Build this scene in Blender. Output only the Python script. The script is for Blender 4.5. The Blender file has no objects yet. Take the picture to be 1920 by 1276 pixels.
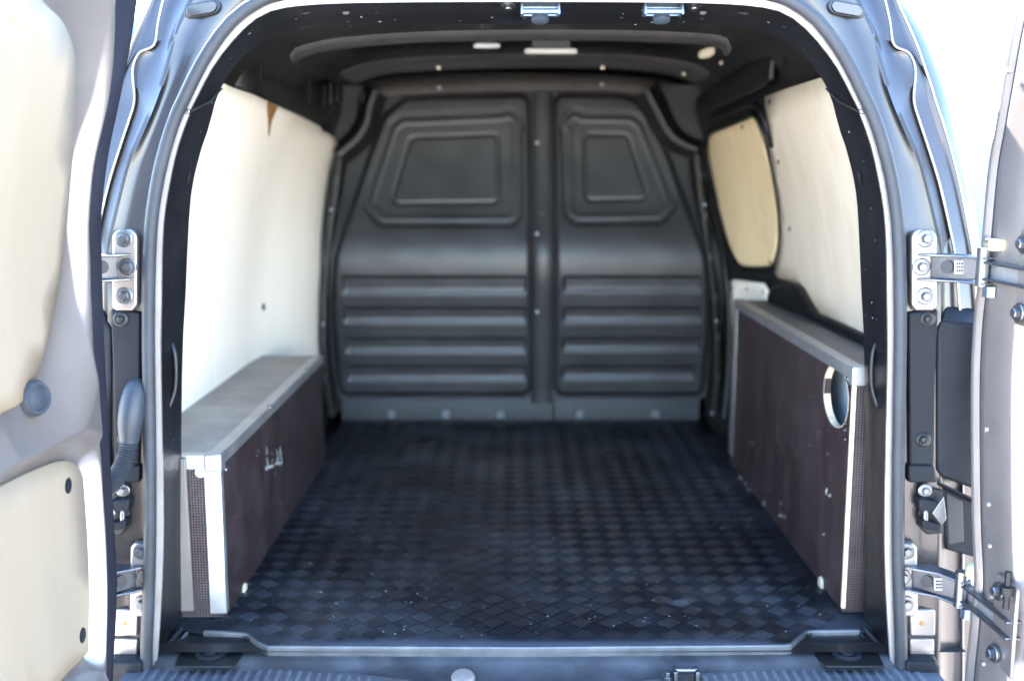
import bpy, bmesh, math, random
import numpy as np
from mathutils import Vector, Matrix
from mathutils.geometry import delaunay_2d_cdt
random.seed(7); rng = np.random.default_rng(7)
SC = bpy.context.scene
COL = SC.collection

# ------------------------------------------------------------ camera, sky, sun, exposure
FPX, PITCH = 2014.0, math.radians(9.0)          # focal length in photo pixels, downward tilt
CAM = Vector((-0.02, -1.737, 0.81))
cam = bpy.data.cameras.new('camera'); camo = bpy.data.objects.new('camera', cam); COL.objects.link(camo)
camo.location = CAM; camo.rotation_euler = (math.pi/2 - PITCH, 0, 0)
cam.sensor_width = 36; cam.lens = FPX/1920*36; cam.clip_start = 0.02; cam.clip_end = 2000
cam.dof.use_dof = True; cam.dof.focus_distance = 1.68; cam.dof.aperture_fstop = 2.3
SC.camera = camo
SUN_EL, SUN_AZ = math.radians(47), math.radians(122)   # azimuth from +x towards the van's nose: the open tail is in its own shade
sd = Vector((math.cos(SUN_EL)*math.cos(SUN_AZ), math.cos(SUN_EL)*math.sin(SUN_AZ), math.sin(SUN_EL)))
w = bpy.data.worlds.new('World'); SC.world = w; w.use_nodes = True
nt = w.node_tree; bg = nt.nodes['Background']
sky = nt.nodes.new('ShaderNodeTexSky'); sky.sky_type = 'NISHITA'; sky.sun_disc = False
sky.sun_elevation = SUN_EL; sky.sun_rotation = math.atan2(sd.x, sd.y)
sky.air_density = 1.3; sky.dust_density = 0; sky.ozone_density = 3.5; sky.altitude = 1500
nt.links.new(sky.outputs[0], bg.inputs[0]); bg.inputs[1].default_value = 0.15
sun = bpy.data.lights.new('sun', 'SUN'); suno = bpy.data.objects.new('sun', sun); COL.objects.link(suno)
sun.energy = 5.0; sun.angle = math.radians(0.6); sun.color = (1, .95, .87)
suno.rotation_euler = (-sd).to_track_quat('-Z', 'Y').to_euler()
SC.view_settings.view_transform = 'Standard'; SC.view_settings.look = 'None'
SC.view_settings.exposure = 4.4; SC.view_settings.gamma = 1
SC.view_settings.use_curve_mapping = False

# ------------------------------------------------------------ photo measurements -> metres
def ray(px, py):
    a = (px-960)/FPX; b = -(py-638)/FPX
    return Vector((a, math.cos(PITCH)+b*math.sin(PITCH), -math.sin(PITCH)+b*math.cos(PITCH)))
def on(ax, v, px, py):
    d = ray(px, py); return CAM + d*((v-CAM[ax])/d[ax])
def onx(v, px, py): return on(0, v, px, py)
def ony(v, px, py): return on(1, v, px, py)
def onz(v, px, py): return on(2, v, px, py)

# ------------------------------------------------------------ materials
MATS = {}
def mat(name, col, rough=.5, metal=0, coat=0, spec=.5, bump=0, bscale=40, var=0, vscale=6, var2=None, stretch=None, detail=4):
    if name in MATS: return MATS[name]
    m = bpy.data.materials.new(name); m.use_nodes = True; n = m.node_tree.nodes; l = m.node_tree.links
    b = n['Principled BSDF']
    b.inputs['Base Color'].default_value = (*col, 1); b.inputs['Roughness'].default_value = rough
    b.inputs['Metallic'].default_value = metal; b.inputs['Coat Weight'].default_value = coat
    b.inputs['Coat Roughness'].default_value = .06
    b.inputs['Specular IOR Level'].default_value = spec
    tc = n.new('ShaderNodeTexCoord'); mp = n.new('ShaderNodeMapping'); l.new(tc.outputs['Object'], mp.inputs[0])
    if stretch: mp.inputs['Scale'].default_value = stretch
    if var:
        t = n.new('ShaderNodeTexNoise'); t.inputs['Scale'].default_value = vscale; t.inputs['Detail'].default_value = detail
        t.inputs['Roughness'].default_value = .65
        l.new(mp.outputs[0], t.inputs['Vector'])
        r = n.new('ShaderNodeValToRGB'); l.new(t.outputs[0], r.inputs[0])
        c2 = var2 or tuple(min(1, c*(1+var)) for c in col); c1 = tuple(c*(1-var) for c in col) if not var2 else col
        r.color_ramp.elements[0].position = .38; r.color_ramp.elements[1].position = .68
        r.color_ramp.elements[0].color = (*c1, 1); r.color_ramp.elements[1].color = (*c2, 1)
        l.new(r.outputs[0], b.inputs['Base Color'])
        rr = n.new('ShaderNodeMapRange'); l.new(t.outputs[0], rr.inputs[0])
        rr.inputs[3].default_value = max(.03, rough-.09); rr.inputs[4].default_value = min(1, rough+.12)
        l.new(rr.outputs[0], b.inputs['Roughness'])
    if bump:
        t = n.new('ShaderNodeTexNoise'); t.inputs['Scale'].default_value = bscale; t.inputs['Detail'].default_value = 3
        l.new(mp.outputs[0], t.inputs['Vector'])
        bp = n.new('ShaderNodeBump'); bp.inputs['Strength'].default_value = bump; bp.inputs['Distance'].default_value = .004
        l.new(t.outputs[0], bp.inputs['Height']); l.new(bp.outputs[0], b.inputs['Normal'])
    MATS[name] = m; return m
def nodes(m): return m.node_tree.nodes, m.node_tree.links, m.node_tree.nodes['Principled BSDF']

PAINT = mat('silver_paint', (.046, .041, .042), .33, .85, .22, bump=.03, bscale=30, var=.05, vscale=3)
PAINT_IN = mat('silver_inner_paint', (.255, .222, .204), .36, .72, .3, bump=.05, bscale=14, var=.06, vscale=5)
BLACKP = mat('black_inner_paint', (.006, .006, .008), .38, 0, .0, spec=.3, bump=.06, bscale=60, var=.35, vscale=9)
BOWP = mat('brown_grey_primer', (.026, .023, .021), .5, bump=.06, bscale=60, var=.2, vscale=8)
LINING = mat('dark_cavity_paint', (.007, .0065, .0065), .48, 0, .1, bump=.08, bscale=30, var=.3, vscale=5)
RUBBER = mat('grey_seal_rubber', (.026, .028, .033), .5, 0, 0, spec=.25, bump=.05, bscale=80, var=.2, vscale=12)
RUBDK = mat('black_rubber', (.006, .0065, .0075), .45, 0, 0, spec=.3, var=.3, vscale=12)
PLAST = mat('charcoal_plastic', (.009, .010, .013), .5, 0, 0, spec=.12, bump=.08, bscale=220, var=.15, vscale=10)
PLASTL = mat('grey_step_plastic', (.085, .092, .105), .42, 0, 0, bump=.08, bscale=160, var=.2, vscale=9)
BULK = mat('bulkhead_plastic', (.019, .019, .0215), .43, 0, 0, spec=.45, bump=.10, bscale=260, var=.18, vscale=4)
ALU = mat('aluminium_trim', (.42, .42, .43), .38, .8, 0, bump=.04, bscale=50, var=.12, vscale=14)
STEEL = mat('zinc_steel', (.14, .143, .155), .3, .9, 0, bump=.05, bscale=60, var=.12, vscale=25)
BLUEST = mat('blue_zinc_steel', (.18, .23, .30), .3, .85, 0, var=.12, vscale=25)
FLANGE = mat('cream_flange_paint', (.21, .185, .17), .4, .2, .2, var=.08, vscale=14)
CREAM = mat('cream_cap', (.50, .43, .32), .5, 0, 0, var=.12, vscale=40)
WOODEDGE = mat('raw_plywood_edge', (.62, .50, .36), .6, 0, 0, var=.2, vscale=30, stretch=(1, 1, 12))
WHITE = mat('white_scuff', (.42, .42, .41), .6)
RUST = mat('rust_stain', (.16, .07, .02), .8, var=.5, vscale=60, var2=(.33, .17, .05))
BUSH = mat('yellow_zinc', (.70, .62, .34), .35, .7)
LAMPP = mat('opal_lamp', (.42, .39, .35), .4, var=.06, vscale=30)
VOID = mat('dark_hole', (.006, .006, .007), .6)
WIRE = mat('conduit_rubber', (.026, .030, .038), .45, spec=.3, bump=.05, bscale=80, var=.12, vscale=16)

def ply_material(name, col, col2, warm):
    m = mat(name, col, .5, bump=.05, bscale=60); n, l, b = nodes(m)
    tc = n.new('ShaderNodeTexCoord'); mp = n.new('ShaderNodeMapping'); l.new(tc.outputs['Object'], mp.inputs[0])
    mp.inputs['Scale'].default_value = (9, 9, .9)
    g = n.new('ShaderNodeTexNoise'); g.inputs['Scale'].default_value = 2.2; g.inputs['Detail'].default_value = 7; g.inputs['Distortion'].default_value = .5
    l.new(mp.outputs[0], g.inputs['Vector'])
    r = n.new('ShaderNodeValToRGB'); l.new(g.outputs[0], r.inputs[0])
    r.color_ramp.elements[0].position = .3; r.color_ramp.elements[0].color = (*col2, 1)
    r.color_ramp.elements[1].position = .7; r.color_ramp.elements[1].color = (*col, 1)
    # grey smudges and short dark scuffs
    s = n.new('ShaderNodeTexNoise'); s.inputs['Scale'].default_value = 7; s.inputs['Detail'].default_value = 8; s.inputs['Roughness'].default_value = .75
    mp2 = n.new('ShaderNodeMapping'); mp2.inputs['Scale'].default_value = (1, 1.4, .5); mp2.inputs['Rotation'].default_value = (.5, 0, 0)
    l.new(tc.outputs['Object'], mp2.inputs[0]); l.new(mp2.outputs[0], s.inputs['Vector'])
    r2 = n.new('ShaderNodeValToRGB'); l.new(s.outputs[0], r2.inputs[0])
    r2.color_ramp.elements[0].position = .60; r2.color_ramp.elements[1].position = .74
    r2.color_ramp.elements[0].color = (0, 0, 0, 1); r2.color_ramp.elements[1].color = (.55, .55, .55, 1)
    mx = n.new('ShaderNodeMix'); mx.data_type = 'RGBA'
    l.new(r2.outputs[0], mx.inputs[0]); l.new(r.outputs[0], mx.inputs[6]); mx.inputs[7].default_value = (*warm, 1)
    l.new(mx.outputs[2], b.inputs['Base Color'])
    return m
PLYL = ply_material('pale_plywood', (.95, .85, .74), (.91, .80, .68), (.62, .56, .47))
PLYD = ply_material('dimmed_door_plywood', (.235, .184, .130), (.22, .170, .117), (.135, .113, .086))  # same ply as inside, base colour dimmed to offset the brighter outdoor light
PLYR = ply_material('warm_plywood', (.72, .63, .52), (.65, .55, .43), (.44, .37, .28))
PLYW = ply_material('tan_plywood', (.86, .68, .43), (.80, .61, .36), (.46, .36, .22))

# film faced plywood: dark brown with a fine anti-slip mesh
FILM = mat('film_faced_plywood', (.028, .016, .017), .45, spec=.32)
n, l, b = nodes(FILM)
tc = n.new('ShaderNodeTexCoord'); sep = n.new('ShaderNodeSeparateXYZ'); l.new(tc.outputs['Object'], sep.inputs[0])
def mnode(op, a, bb=None):
    k = n.new('ShaderNodeMath'); k.operation = op
    for i, v in enumerate((a, bb)):
        if v is None: continue
        if isinstance(v, (int, float)): k.inputs[i].default_value = v
        else: l.new(v, k.inputs[i])
    return k.outputs[0]
ux = mnode('ADD', sep.outputs[0], sep.outputs[1])
p1 = mnode('SINE', mnode('MULTIPLY', mnode('ADD', ux, sep.outputs[2]), 620)); p2 = mnode('SINE', mnode('MULTIPLY', mnode('SUBTRACT', ux, sep.outputs[2]), 620))
dots = mnode('MULTIPLY', p1, p2)
nz = n.new('ShaderNodeTexNoise'); nz.inputs['Scale'].default_value = 11; nz.inputs['Detail'].default_value = 12; nz.inputs['Roughness'].default_value = .7
mpn = n.new('ShaderNodeMapping'); mpn.inputs['Scale'].default_value = (1, 1, .8); l.new(tc.outputs['Object'], mpn.inputs[0]); l.new(mpn.outputs[0], nz.inputs['Vector'])
cr = n.new('ShaderNodeValToRGB'); l.new(nz.outputs[0], cr.inputs[0])
cr.color_ramp.elements[0].position = .42; cr.color_ramp.elements[0].color = (.010, .0066, .0066, 1)
cr.color_ramp.elements[1].position = .70; cr.color_ramp.elements[1].color = (.036, .030, .031, 1)
e3 = cr.color_ramp.elements.new(.80); e3.color = (.12, .11, .12, 1)
mx = n.new('ShaderNodeMix'); mx.data_type = 'RGBA'; mx.blend_type = 'ADD'; l.new(mnode('MULTIPLY', mnode('MAXIMUM', dots, 0), .9), mx.inputs[0])
l.new(cr.outputs[0], mx.inputs[6]); mx.inputs[7].default_value = (.088, .050, .053, 1); l.new(mx.outputs[2], b.inputs['Base Color'])
bp = n.new('ShaderNodeBump'); bp.inputs['Strength'].default_value = .35; bp.inputs['Distance'].default_value = .0008; l.new(dots, bp.inputs['Height']); l.new(bp.outputs[0], b.inputs['Normal'])
FILMTOP = mat('worn_film_top', (.25, .225, .20), .5, bump=.06, bscale=120, var=.25, vscale=7)
FILMDK = mat('worn_dark_top', (.13, .12, .115), .5, bump=.06, bscale=120, var=.3, vscale=7)

# mat rubber with trodden-in dust
MATR = mat('black_mat_rubber', (.012, .012, .013), .42)
n, l, b = nodes(MATR)
tc = n.new('ShaderNodeTexCoord')
def noise(scale, det, rough, sc=(1, 1, 1), loc=(0, 0, 0)):
    mp = n.new('ShaderNodeMapping'); mp.inputs['Scale'].default_value = sc; mp.inputs['Location'].default_value = loc
    l.new(tc.outputs['Object'], mp.inputs[0])
    t = n.new('ShaderNodeTexNoise'); t.inputs['Scale'].default_value = scale; t.inputs['Detail'].default_value = det; t.inputs['Roughness'].default_value = rough
    l.new(mp.outputs[0], t.inputs['Vector']); return t.outputs[0]
def ramp(src, a, bb, c0, c1):
    r = n.new('ShaderNodeValToRGB'); l.new(src, r.inputs[0]); e = r.color_ramp.elements
    e[0].position = a; e[1].position = bb; e[0].color = (*c0, 1); e[1].color = (*c1, 1); return r.outputs[0]
dust = ramp(noise(3.2, 10, .72, (.8, 1, 1)), .46, .76, (0, 0, 0), (.7, .7, .7))
# one pale scuffed patch near the right front of the mat
mpd = n.new('ShaderNodeMapping'); mpd.inputs['Location'].default_value = (-.27, -.20, 0); l.new(tc.outputs['Object'], mpd.inputs[0])
vm = n.new('ShaderNodeVectorMath'); vm.operation = 'MULTIPLY'; l.new(mpd.outputs[0], vm.inputs[0]); vm.inputs[1].default_value = (4.2, 11, 0)
ln = n.new('ShaderNodeVectorMath'); ln.operation = 'LENGTH'; l.new(vm.outputs[0], ln.inputs[0])
wob = noise(9, 6, .7)
k1 = n.new('ShaderNodeMath'); k1.operation = 'MULTIPLY_ADD'; l.new(wob, k1.inputs[0]); k1.inputs[1].default_value = 1.8; l.new(ln.outputs['Value'], k1.inputs[2])
patch = ramp(k1.outputs[0], .9, 1.9, (1, 1, 1), (0, 0, 0))
mxa = n.new('ShaderNodeMix'); mxa.data_type = 'RGBA'; mxa.blend_type = 'LIGHTEN'; mxa.inputs[0].default_value = 1; l.new(dust, mxa.inputs[6]); l.new(patch, mxa.inputs[7])
mxb = n.new('ShaderNodeMix'); mxb.data_type = 'RGBA'; l.new(mxa.outputs[2], mxb.inputs[0])
mxb.inputs[6].default_value = (.006, .0065, .009, 1); mxb.inputs[7].default_value = (.060, .062, .070, 1); l.new(mxb.outputs[2], b.inputs['Base Color'])
l.new(ramp(noise(5, 6, .6), .3, .75, (.24,)*3, (.50,)*3), b.inputs['Roughness'])
GROUND = mat('pale_concrete', (.42, .385, .34), .85, bump=.2, bscale=20, var=.2, vscale=2)
WALLM = mat('pale_wall_paint', (.115, .132, .136), .8, var=.05, vscale=3)

# ------------------------------------------------------------ mesh helpers
def link(o, parent=None, cuts=None):
    COL.objects.link(o)
    if parent is not None:
        o.parent = parent; o.matrix_parent_inverse = Matrix.Translation(-parent.location) if parent.type == 'EMPTY' else Matrix()
    return o
def empty(name, loc, label, cat, group=None):
    o = bpy.data.objects.new(name, None); o.location = loc; COL.objects.link(o); o.empty_display_size = .1
    o['label'] = label; o['category'] = cat
    if group: o['group'] = group
    return o
def mesh(name, V, F, m, parent=None, smooth=False, bevel=0, seg=2, solid=0, solid_off=-1, label=None, kind=None, angle=40):
    me = bpy.data.meshes.new(name); me.from_pydata([tuple(v) for v in V], [], [tuple(f) for f in F]); me.validate()
    bm = bmesh.new(); bm.from_mesh(me); bmesh.ops.recalc_face_normals(bm, faces=bm.faces)
    for f in bm.faces: f.smooth = smooth or bevel > 0
    if smooth or bevel:
        for e in bm.edges:
            if len(e.link_faces) == 2 and e.calc_face_angle(0) > math.radians(angle): e.smooth = False
    bm.to_mesh(me); bm.free(); me.materials.append(m)
    o = bpy.data.objects.new(name, me); link(o, parent)
    if solid:
        s = o.modifiers.new('solid', 'SOLIDIFY'); s.thickness = solid; s.offset = solid_off
    if bevel:
        s = o.modifiers.new('bevel', 'BEVEL'); s.width = bevel; s.segments = seg; s.limit_method = 'ANGLE'; s.angle_limit = math.radians(35)
        s.harden_normals = False
    if label: o['label'] = label
    if kind: o['kind'] = kind
    return o
def prism(name, P, off, m, parent=None, bevel=0, **k):
    off = Vector(off); n = len(P); V = [Vector(p) for p in P] + [Vector(p)+off for p in P]
    F = [tuple(range(n)), tuple(range(2*n-1, n-1, -1))] + [(i, (i+1) % n, n+(i+1) % n, n+i) for i in range(n)]
    return mesh(name, V, F, m, parent, bevel=bevel, **k)
def box(name, lo, hi, m, parent=None, bevel=.002, **k):
    x0, y0, z0 = lo; x1, y1, z1 = hi
    return prism(name, [(x0, y0, z0), (x1, y0, z0), (x1, y1, z0), (x0, y1, z0)], (0, 0, z1-z0), m, parent, bevel, **k)
def dens(P, n, closed=False):
    """Catmull-Rom through P resampled to n evenly spaced points."""
    P = [np.array(p, float) for p in P]
    Q = ([P[-1]] + P + [P[0], P[1]]) if closed else ([2*P[0]-P[1]] + P + [2*P[-1]-P[-2]])
    out = []
    for i in range(1, len(Q)-2):
        p0, p1, p2, p3 = Q[i-1:i+3]
        for t in np.linspace(0, 1, 16, endpoint=False):
            out.append(.5*((2*p1)+(p2-p0)*t+(2*p0-5*p1+4*p2-p3)*t*t+(3*p1-p0-3*p2+p3)*t**3))
    out.append(Q[-2]); A = np.array(out)
    s = np.concatenate([[0], np.cumsum(np.linalg.norm(np.diff(A, axis=0), axis=1))])
    u = np.linspace(0, s[-1], n, endpoint=not closed)
    return [Vector([np.interp(x, s, A[:, k]) for k in range(A.shape[1])]) for x in u]
def lin(P, n):
    A = np.array([tuple(p) for p in P], float); s = np.concatenate([[0], np.cumsum(np.linalg.norm(np.diff(A, axis=0), axis=1))])
    return [Vector([np.interp(x, s, A[:, k]) for k in range(A.shape[1])]) for x in np.linspace(0, s[-1], n)]
def loft(name, curves, m, parent=None, smooth=True, **k):
    n = len(curves[0]); V = [p for c in curves for p in c]; F = []
    for j in range(len(curves)-1):
        for i in range(n-1):
            F.append((j*n+i, j*n+i+1, (j+1)*n+i+1, (j+1)*n+i))
    return mesh(name, V, F, m, parent, smooth=smooth, **k)
def tube(name, path, r, m, parent=None, seg=10, rfun=None, cap=True, **k):
    V = []; F = []; n = len(path); up = Vector((.13, .2, .97)).normalized(); prev = None
    for i, p in enumerate(path):
        t = (Vector(path[min(i+1, n-1)])-Vector(path[max(i-1, 0)])).normalized()
        u = prev if prev is not None else (Vector((0, 1, 0)) if abs(t.y) < .9 else Vector((1, 0, 0)))
        u = (u - t*u.dot(t)).normalized(); prev = u; v = t.cross(u)
        rr = rfun(i/(n-1)) if rfun else r
        for s in range(seg):
            a = 2*math.pi*s/seg; V.append(Vector(p)+(u*math.cos(a)+v*math.sin(a))*rr)
    for i in range(n-1):
        for s in range(seg):
            F.append((i*seg+s, i*seg+(s+1) % seg, (i+1)*seg+(s+1) % seg, (i+1)*seg+s))
    if cap: F += [tuple(range(seg)), tuple(range(n*seg-1, (n-1)*seg-1, -1))]
    return mesh(name, V, F, m, parent, smooth=True, angle=60, **k)
def lathe(name, at, axis, prof, m, parent=None, seg=16, scale=(1, 1), **k):
    """prof: (radius, height along axis) pairs."""
    ax = Vector(axis).normalized(); u = ax.orthogonal().normalized()
    if abs(ax.z) < .9: u = Vector((0, 0, 1)); u = (u-ax*u.dot(ax)).normalized()
    v = ax.cross(u); at = Vector(at); V = []; F = []
    for r, h in prof:
        for s in range(seg):
            a = 2*math.pi*s/seg; V.append(at+ax*h+u*(math.cos(a)*r*scale[0])+v*(math.sin(a)*r*scale[1]))
    for i in range(len(prof)-1):
        for s in range(seg): F.append((i*seg+s, i*seg+(s+1) % seg, (i+1)*seg+(s+1) % seg, (i+1)*seg+s))
    F += [tuple(range(seg)), tuple(range(len(prof)*seg-1, (len(prof)-1)*seg-1, -1))]
    return mesh(name, V, F, m, parent, smooth=True, angle=32, **k)
def screw(at, axis, r, parent, m=STEEL, name='screw'):
    return lathe(name, at, axis, [(r, -.002), (r, r*.15), (r*.75, r*.5), (r*.35, r*.6), (r*.3, r*.35)], m, parent, 12)
def bolt(at, axis, r, parent, name='bolt'):
    """flanged hexagon bolt as one mesh."""
    ax = Vector(axis).normalized(); u = ax.orthogonal().normalized(); v = ax.cross(u); at = Vector(at); V = []; F = []
    def rings(prof, seg):
        k0 = len(V)
        for rr_, h in prof:
            for q in range(seg):
                a = 2*math.pi*q/seg; V.append(at+ax*h+u*(math.cos(a)*rr_)+v*(math.sin(a)*rr_))
        for i in range(len(prof)-1):
            for q in range(seg): F.append((k0+i*seg+q, k0+i*seg+(q+1) % seg, k0+(i+1)*seg+(q+1) % seg, k0+(i+1)*seg+q))
        F.append(tuple(range(k0, k0+seg))); F.append(tuple(range(k0+len(prof)*seg-1, k0+(len(prof)-1)*seg-1, -1)))
    rings([(r*1.9, -.002), (r*1.9, r*.25), (r*1.7, r*.4), (r*1.15, r*.42)], 20)
    rings([(r, r*.36), (r, r*1.17), (r*.85, r*1.37)], 6)
    return mesh(name, V, F, STEEL, parent, smooth=True, angle=32)
def dimple(at, axis, r, parent, name='hole', m=None):
    return lathe(name, at, axis, [(r, -.001), (r, .0006), (r*.7, .0008)], m or VOID, parent, 12)
def sstep(a, b, x):
    t = np.clip((x-a)/(b-a), 0, 1); return t*t*(3-2*t)
def sdf_poly(P, X, Z):
    """signed distance (negative inside) from points to polygon P."""
    P = np.array(P, float); d = np.full(X.shape, 1e9); ins = np.zeros(X.shape, bool)
    for i in range(len(P)):
        a, bb = P[i], P[(i+1) % len(P)]; e = bb-a
        wx, wz = X-a[0], Z-a[1]; t = np.clip((wx*e[0]+wz*e[1])/(e@e+1e-12), 0, 1)
        d = np.minimum(d, (wx-e[0]*t)**2+(wz-e[1]*t)**2)
        c = ((a[1] > Z) != (bb[1] > Z)) & (X < (bb[0]-a[0])*(Z-a[1])/(bb[1]-a[1]+1e-12)+a[0])
        ins ^= c
    return np.where(ins, -1, 1)*np.sqrt(d)
def shrink(P, r):
    """move polygon corners r towards the inside (so that sdf - r gives rounded corners)."""
    P = [np.array(p, float) for p in P]; n = len(P)
    area = sum(P[i][0]*P[(i+1) % n][1]-P[(i+1) % n][0]*P[i][1] for i in range(n)); s = 1 if area > 0 else -1
    out = []
    for i in range(n):
        a, bb, c = P[i-1], P[i], P[(i+1) % n]; e1 = (bb-a)/np.linalg.norm(bb-a); e2 = (c-bb)/np.linalg.norm(c-bb)
        n1 = s*np.array([-e1[1], e1[0]]); n2 = s*np.array([-e2[1], e2[0]]); h = (n1+n2)
        out.append(bb+h*r/(1+n1@n2+1e-9))
    return out
def fill2d(B, step, fn, name, m, parent, **k):
    """fill 2-D outline B with a triangulated sheet and map each 2-D point to 3-D with fn."""
    B = [Vector((p[0], p[1])) for p in B]; n = len(B)
    xs = [p.x for p in B]; ys = [p.y for p in B]; pts = list(B)
    gx, gy = np.meshgrid(np.arange(min(xs)+step/2, max(xs), step), np.arange(min(ys)+step/2, max(ys), step))
    d = sdf_poly([(p.x, p.y) for p in B], gx, gy)
    pts += [Vector((a, c)) for a, c, q in zip(gx.ravel(), gy.ravel(), d.ravel()) if q < -step*.35]
    vs, _, fs, *_ = delaunay_2d_cdt(pts, [(i, (i+1) % n) for i in range(n)], [], 1, 1e-6)
    return mesh(name, [fn(v.x, v.y) for v in vs], fs, m, parent, smooth=True, angle=50, **k)
def mirror(P): return [Vector((-p[0], p[1], p[2])) for p in P]

# ------------------------------------------------------------ the setting
GZ = -.58
g = mesh('ground', [(-400, -400, GZ), (400, -400, GZ), (400, 400, GZ), (-400, 400, GZ)], [(0, 1, 2, 3)], GROUND); g['kind'] = 'structure'
wl = empty('boundary_wall', (12, 14, GZ), 'pale blue white boundary wall far behind the gap beside the right door', 'wall')
top = ony(14, 1830, 258).z
box('coping', (2.5, 13.97, top-.10), (40, 14.25, top), WALLM, wl, .01)
for i in range(25):
    box('wall_panel', (2.6+i*1.5, 14.0, GZ), (2.6+i*1.5+1.49, 14.2, top-.102), WALLM, wl, .01)

# ------------------------------------------------------------ the van
van = empty('panel_van', (0, .9, GZ), 'silver panel van seen from behind with both rear doors open, showing its empty cargo bay', 'van')

# ---- rear opening: weld flange line (photo trace at the opening plane), symmetric
FL = [(1676, 1262), (1674, 1235), (1671, 1190), (1667, 1120), (1664, 1030), (1664, 950), (1666, 850), (1668, 760), (1670, 650), (1669, 560), (1668, 470),
      (1664, 400), (1653, 333), (1640, 275), (1622, 222), (1607, 190), (1573, 125), (1540, 80), (1507, 45), (1470, 20), (1420, 8), (1330, 2), (1200, 0), (987, -1)]
half = [ony(0, *p) for p in FL]; half[-1].x = 0
half = dens(half, 60)
flange = half + mirror(half[:-1])[::-1]           # right bottom -> top -> left bottom
NF = len(flange)
IN = [(1626, 1195), (1620, 1170), (1622, 1000), (1622, 800), (1621, 700), (1619, 620), (1615, 550), (1611, 450), (1607, 383), (1600, 333), (1583, 267), (1573, 240), (1557, 180), (1533, 135),
      (1503, 100), (1467, 74), (1400, 53), (1283, 46), (1150, 46), (983, 46)]
inn = [ony(.115, *p) for p in IN]; inn[-1].x = 0
inn = dens(inn, 60); inner = inn + mirror(inn[:-1])[::-1]
def outward(C, d, dy=0):
    out = []
    for i, p in enumerate(C):
        t = C[min(i+1, len(C)-1)]-C[max(i-1, 0)]; nn = Vector((t.z, 0, -t.x)).normalized()
        out.append(p + nn*d + Vector((0, dy, 0)))
    return out
# black inner return of the opening, slightly hollow, with a rolled inner lip
mid = [a.lerp(b, .5)+Vector((0, .012, 0)) for a, b in zip(outward(flange, -.004, .002), inner)]
lip = [p+Vector((0, .012, 0)) for p in outward(inner, .004)]
back = [p+Vector((0, .03, 0)) for p in outward(inner, .03)]
loft('opening_return', [outward(flange, .001, .004), outward(flange, -.004, .003), [a.lerp(b, .12) for a, b in zip(flange, mid)], mid, [a.lerp(b, .93) for a, b in zip(mid, inner)], inner, lip, back], BLACKP, van, angle=50)
# weld flange, in three lengths that butt at the roof joints
def strip(name, C, d0, d1, y0, m, parent, th=.006):
    a = outward(C, d0, y0); b_ = outward(C, d1, y0)
    c = outward(C, d1, y0+th); d = outward(C, d0, y0+th)
    return loft(name, [d, a, b_, c], m, parent, angle=30, bevel=0)
def zcut(lo, hi): return [i for i in range(NF) if lo <= i <= hi]
jr = min(range(60), key=lambda i: abs(flange[i].z-half[-1].z+.165) + (0 if flange[i].x > .3 else 9)); jl = NF-1-jr
for a, b_, d in ((0, jr, 0), (jr, jl, .0015), (jl, NF-1, 0)):
    strip('weld_flange', flange[a:b_+1], -.006+d, .006+d, -.006+(-.001 if d else 0), FLANGE, van)
for j in (jr, jl):
    q = flange[j]; t = (flange[j+1]-flange[j-1]).normalized()
    box('flange_joint', q-Vector((.007, .009, .004)), q+Vector((.007, .0, .004)), STEEL, van, .002)
# rubber weatherstrip: bulb and darker carrier
SE = [(1690, 1300), (1690, 1262), (1689, 1200), (1686, 1120), (1684, 1030), (1684, 900), (1686, 760), (1688, 650), (1688, 560), (1686, 470), (1682, 405), (1671, 333), (1657, 275), (1640, 222), (1623, 185), (1594, 125), (1563, 75), (1530, 35), (1490, 6), (1440, -14), (1330, -22), (1150, -26), (985, -27)]
se = [ony(-.014, *p) for p in SE]; se[-1].x = 0
se = dens(se, 60); seal = se + mirror(se[:-1])[::-1]
tube('weatherstrip', seal, .0105, RUBBER, van, 12, label='grey rubber door seal around the rear opening')
strip('seal_carrier', flange, .006, .017, -.010, RUBDK, van, .02)

# ---- painted corner pillars (loft of traced feature lines, mirrored)
def rake(py): return .085*(max(0, 620-py)/620)**1.25      # the tail leans forward towards the roof
def col_y(rows, y): return [ony(y+rake(p[1]), *p) for p in rows]
rowsA0 = [(1440, -34), (1500, -12), (1535, 12), (1567, 43), (1590, 73), (1617, 123), (1640, 173), (1660, 227), (1677, 283), (1690, 340), (1700, 417), (1703, 500), (1704, 590), (1704, 700), (1703, 880), (1702, 1000), (1705, 1150), (1708, 1290)]
rowsA1 = [(1500, -80), (1575, -45), (1605, -5), (1628, 40), (1640, 73), (1657, 143), (1672, 188), (1690, 233), (1707, 272), (1723, 310), (1750, 417), (1762, 480), (1764, 590), (1764, 700), (1764, 880), (1762, 1000), (1760, 1150), (1760, 1290)]
rowsB = [(1540, -100), (1625, -60), (1655, -10), (1668, 40), (1676, 84), (1704, 100), (1716, 132), (1713, 187), (1724, 228), (1737, 267), (1760, 340), (1780, 425), (1790, 480), (1800, 590), (1805, 700), (1805, 880), (1805, 1000), (1805, 1290)]
rowsC = [(1560, -120), (1640, -75), (1672, -20), (1690, 20), (1717, 80), (1733, 125), (1745, 160), (1753, 187), (1769, 235), (1783, 283), (1800, 350), (1813, 417), (1822, 470), (1832, 590), (1836, 700), (1836, 880), (1836, 1000), (1836, 1290)]
rowsD = [(1575, -140), (1655, -80), (1687, 0), (1717, 43), (1740, 83), (1750, 108), (1760, 133), (1777, 183), (1793, 250), (1810, 317), (1827, 383), (1834, 430), (1840, 480), (1852, 590), (1858, 700), (1858, 880), (1858, 1000), (1858, 1290)]
NP = 110
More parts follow.
